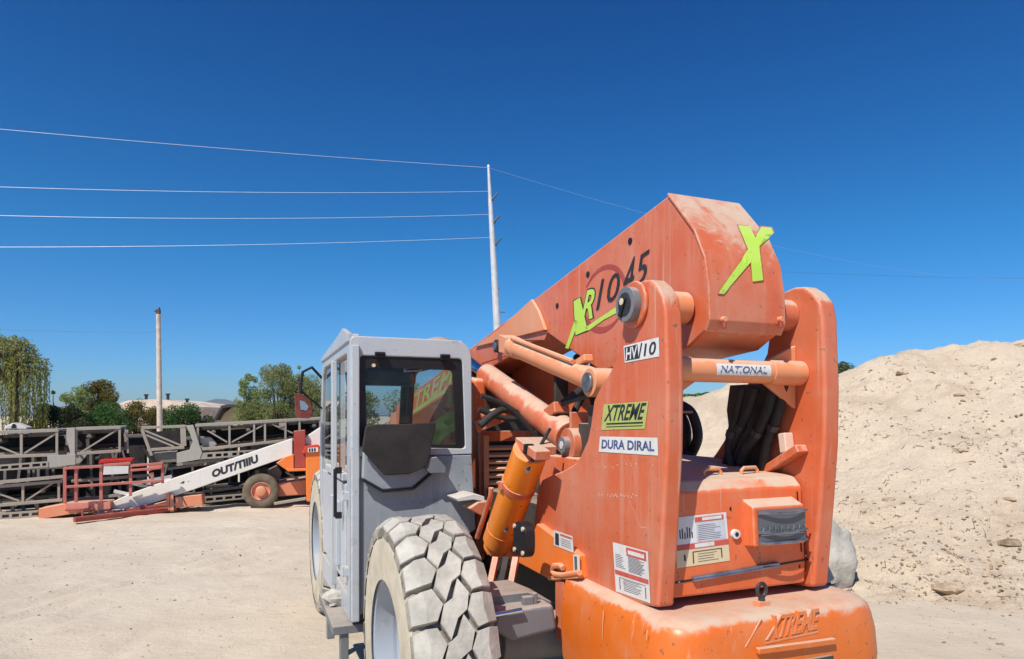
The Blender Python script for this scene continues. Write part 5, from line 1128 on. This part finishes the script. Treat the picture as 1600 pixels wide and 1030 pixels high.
def willow(label, px, top, hw, Y, seed=3, n=200, mat='leafWillow', bottom=.35, group='trees and shrubs behind the yard', name='willow_tree'):
    rng = random.Random(seed); sc = Y/FPX; h = CAMH+(HORIZ-top)*sc; rx = hw*sc; g = thing(name, label, 'tree', gpt(px, Y), 0, group)
    tm = MB(); tm.tube([(0, 0, 0), (.1, 0, h*.4), (-.1, .1, h*.8)], [.2, .16, .08], 10); cm = MB()
    for k in range(n):
        th = rng.uniform(0, 2*math.pi); r = rx*math.sqrt(rng.random()); x, y = r*math.cos(th), r*math.sin(th)
        zt = h-.34*h*(r/rx)**2.2*rng.uniform(.6, 1.1)-.1*rng.random(); L = rng.uniform(.35, 1.)*(zt-bottom)
        if k % 6 == 0: tm.tube([(0, 0, h*.55), (x*.5, y*.5, (h*.7+zt)/2+.15), (x, y, zt)], [.06, .04, .015], 5)
        dx, dy = rng.uniform(-.12, .12), rng.uniform(-.12, .12); m = int(L/.075)
        for i in range(m):
            t = i/max(1, m); p = Vector((x+dx*t+.03*math.sin(7*t+k), y+dy*t, zt-L*t)); s = rng.uniform(.08, .17); a = rng.uniform(0, 6.3); w = .022
            d = Vector((math.cos(a)*.4, math.sin(a)*.4, -1)).normalized(); b_ = Vector((-math.sin(a), math.cos(a), 0))
            o = len(cm.v); cm.v += [p, p+d*s*.5+b_*w, p+d*s, p+d*s*.5-b_*w]; cm.f.append([o, o+1, o+2, o+3]); cm.mi.append(0); cm.sm.append(False)
        leafcloud(cm, rng, Vector((x, y, zt)), Vector((.22, .22, .14)), 9, .13, .35)
    tm.build('trunk', 'bark', g); cm.build('crown', mat, g, fix=False); return g
willow('tall willow with drooping strands at the left edge', 20, 527, 47, 27, 3, 230)
tree('tree', 'loose treetop rising over the willow at the very left edge', 'tree', -22, 505, 36, 31, 'leafLight', 4420, 12, 0.129, .45, 11, .2, .4, gap=.3)
tree('round_tree', 'round olive brown tree left of the wooden pole', 'tree', 153, 596, 38, 36, 'leafOlive', 15300, 26, 0.106, .40, 5, 0, .5, squash=.8, gap=.36)
tree('tree', 'light sparse tree just left of the round olive tree', 'tree', 118, 602, 32, 34, 'leafLight', 5100, 26, 0.099, .2, 6, 0, .45, gap=.28)
tree('sapling', 'thin lone sapling between the willow and the round tree', 'sapling', 83, 606, 5, 30, 'leafGreen', 442, 7, 0.091, .35, 8, 0, .4, gap=.5)
tree('hedge_bush', 'dark dense bush beside the willow behind the conveyors', 'bush', 72, 634, 30, 29, 'leafDark', 8500, 18, 0.099, .0, 21, gap=.4)
tree('hedge_bush', 'dark bush below the light sparse tree', 'bush', 112, 637, 32, 28, 'leafDark', 8500, 18, 0.099, .0, 22, gap=.4)
tree('hedge_bush', 'mid green bush under the round olive tree', 'bush', 170, 629, 44, 30, 'leafGreen', 13600, 28, 0.091, .0, 23, gap=.36)
tree('hedge_bush', 'sparse olive bush in front of the tan building', 'bush', 213, 627, 34, 31, 'leafOlive', 7140, 26, 0.091, .0, 24, gap=.34)
tree('hedge_bush', 'bright green bush right of the wooden pole', 'bush', 290, 632, 46, 32, 'leafGreen', 15300, 34, 0.091, .0, 25, gap=.32)
tree('hedge_bush', 'brownish bush directly behind the wooden pole', 'bush', 243, 637, 30, 33, 'leafOlive', 6000, 24, .10, .0, 27, gap=.36)
tree('hedge_bush', 'low grey green bush left of the yellow house', 'bush', 322, 650, 20, 33, 'leafGrey', 3060, 10, 0.091, .0, 26, gap=.36)
tree('tree', 'airy tree with gaps beside the yellow house roof', 'tree', 389, 577, 28, 29.5, 'leafLight', 6120, 44, 0.099, .22, 31, .2, .42, gap=.24)
tree('pepper_tree', 'tall feathery pepper tree left of the grey cab', 'tree', 436, 564, 40, 33, 'leafPepper', 23800, 46, 0.106, .06, 32, .8, .32, gap=.32)
tree('pepper_tree', 'broad feathery tree partly hidden by the grey cab', 'tree', 478, 586, 44, 34, 'leafPepper', 27200, 50, 0.106, .04, 33, .8, .32, gap=.34)
tree('shrub', 'leafy bush under the airy tree beside the yellow house', 'bush', 402, 626, 36, 29, 'leafPepper', 11900, 24, 0.099, .0, 34, .5, .35, gap=.38)
tree('sapling', 'wispy sprig of tree beside the cab mirror', 'sapling', 468, 566, 8, 30, 'leafLight', 374, 6, 0.099, .5, 35, gap=.6)
for k, (px, top, hw, lab) in enumerate(((560, 612, 40, 'tree seen through the cab rear window'), (640, 600, 46, 'broad tree behind the cab and boom'), (720, 612, 40, 'tree hidden behind the boom lug'))):
    tree('tree', lab, 'tree', px, top, hw, 34, 'leafPepper', 6800, 18, 0.129, .05, 40+k, .4, .4)
tree('tree', 'grey green tree behind the heap just right of the tower', 'tree', 1312, 562, 34, 30, 'leafGrey', 5440, 16, 0.114, .2, 51, 0, .45, gap=.3)
tree('tree', 'grey green treetop peeping over the heap shoulder', 'tree', 1346, 566, 14, 31, 'leafGrey', 1530, 8, 0.106, .4, 52, 0, .45, gap=.34)
# palm-like plant seen through the tower
b = gpt(1092, 17.5); g = thing('palm_plant', 'dark green palm fronds behind the heap seen through the tower', 'palm', b)
m = MB(); m.tube([(0, 0, 0), (0, 0, 2.2)], [.12, .10], 8); m.build('trunk', 'bark', g)
rng = random.Random(9); m = MB()
for k in range(26):
    a = rng.uniform(0, 6.28); L = rng.uniform(.7, 1.1); e = rng.uniform(.0, .9); prev = None
    for i in range(9):
        t = i/8; p = Vector((math.cos(a)*L*t, math.sin(a)*L*t, 2.2+L*(e*t-.9*t*t)*.7)); 
        if prev is not None:
            for s in (-1, 1):
                d = Vector((-math.sin(a)*s, math.cos(a)*s, -.35))*.22*(1-.5*t); mid = (p+prev)/2; m.add([prev, p, mid+d+(p-prev)], [(0, 1, 2)])
        prev = p
m.build('frond', 'leafGreen', g, fix=False)

# ------------------------------------------------------------------ AIR
hz_ = MB(); hz_.box((0, 0, 33), (17000, 17000, 68)); ho = hz_.build('haze', 'ground'); ho.data.materials.clear()
hmat = bpy.data.materials.new('haze'); hmat.use_nodes = True; hn = hmat.node_tree; hn.nodes.clear(); hv = hn.nodes.new('ShaderNodeVolumePrincipled'); hout = hn.nodes.new('ShaderNodeOutputMaterial')
hv.inputs['Color'].default_value = (.80, .90, 1, 1); hv.inputs['Density'].default_value = .00017; hv.inputs['Anisotropy'].default_value = .2
hn.links.new(hv.outputs[0], hout.inputs['Volume']); ho.data.materials.append(hmat); tag(ho, 'thin bluish haze over the far mountain', 'haze', kind='stuff')
# ------------------------------------------------------------------ CAMERA, SUN, SKY
cd_ = bpy.data.cameras.new('camera'); cam = bpy.data.objects.new('camera', cd_); COL.objects.link(cam); scene.camera = cam
cam.location = (0, 0, CAMH); cam.rotation_euler = (R_(90), 0, 0); cd_.sensor_width = 36; cd_.lens = FPX/1600*36; cd_.shift_y = (HORIZ-515)/1600
cd_.clip_start = .05; cd_.clip_end = 20000
to_sun = Vector((-.085, -.14, .205)).normalized()
el = math.asin(to_sun.z); az = math.atan2(to_sun.x, to_sun.y)
sd = bpy.data.lights.new('sun', 'SUN'); sd.energy = 4.0; sd.angle = R_(.53); sd.color = (1, .955, .88)
so = bpy.data.objects.new('sun', sd); COL.objects.link(so); so.rotation_euler = to_sun.to_track_quat('Z', 'Y').to_euler(); so.location = (-5, -8, 12)
w = bpy.data.worlds.new('World'); scene.world = w; w.use_nodes = True; nt = w.node_tree; nt.nodes.clear()
sky = nt.nodes.new('ShaderNodeTexSky'); sky.sky_type = 'NISHITA'; sky.sun_disc = False; sky.sun_elevation = el; sky.sun_rotation = az % (2*math.pi)
sky.altitude = 100; sky.air_density = 1.0; sky.dust_density = .15; sky.ozone_density = 3.0
hs_ = nt.nodes.new('ShaderNodeHueSaturation'); hs_.inputs['Saturation'].default_value = 1.12
tcw = nt.nodes.new('ShaderNodeTexCoord'); spw = nt.nodes.new('ShaderNodeSeparateXYZ'); rpw = nt.nodes.new('ShaderNodeValToRGB'); mxw = nt.nodes.new('ShaderNodeMix'); mxw.data_type = 'RGBA'; mxw.blend_type = 'MULTIPLY'; mxw.inputs[0].default_value = 1
nt.links.new(tcw.outputs['Generated'], spw.inputs[0]); nt.links.new(spw.outputs[2], rpw.inputs[0])
els = rpw.color_ramp.elements; els[0].position = .0; els[0].color = (.50, .72, .98, 1); els[1].position = .52; els[1].color = (.10, .51, .95, 1)
for pz, cz_ in ((.07, (.365, .75, 1.22, 1)), (.23, (.20, .75, 1.12, 1))):
    e_ = els.new(pz); e_.color = cz_
bg = nt.nodes.new('ShaderNodeBackground'); bg.inputs[1].default_value = .08; ow = nt.nodes.new('ShaderNodeOutputWorld')
nt.links.new(sky.outputs[0], hs_.inputs['Color']); nt.links.new(hs_.outputs[0], mxw.inputs[6]); nt.links.new(rpw.outputs[0], mxw.inputs[7]); nt.links.new(mxw.outputs[2], bg.inputs[0]); nt.links.new(bg.outputs[0], ow.inputs[0])
scene.view_settings.view_transform = 'Standard'; scene.view_settings.look = 'None'; scene.view_settings.gamma = 1; scene.view_settings.exposure = .35
scene.render.engine = 'CYCLES'; scene.cycles.max_bounces = 8; scene.cycles.diffuse_bounces = 2; scene.cycles.transparent_max_bounces = 12
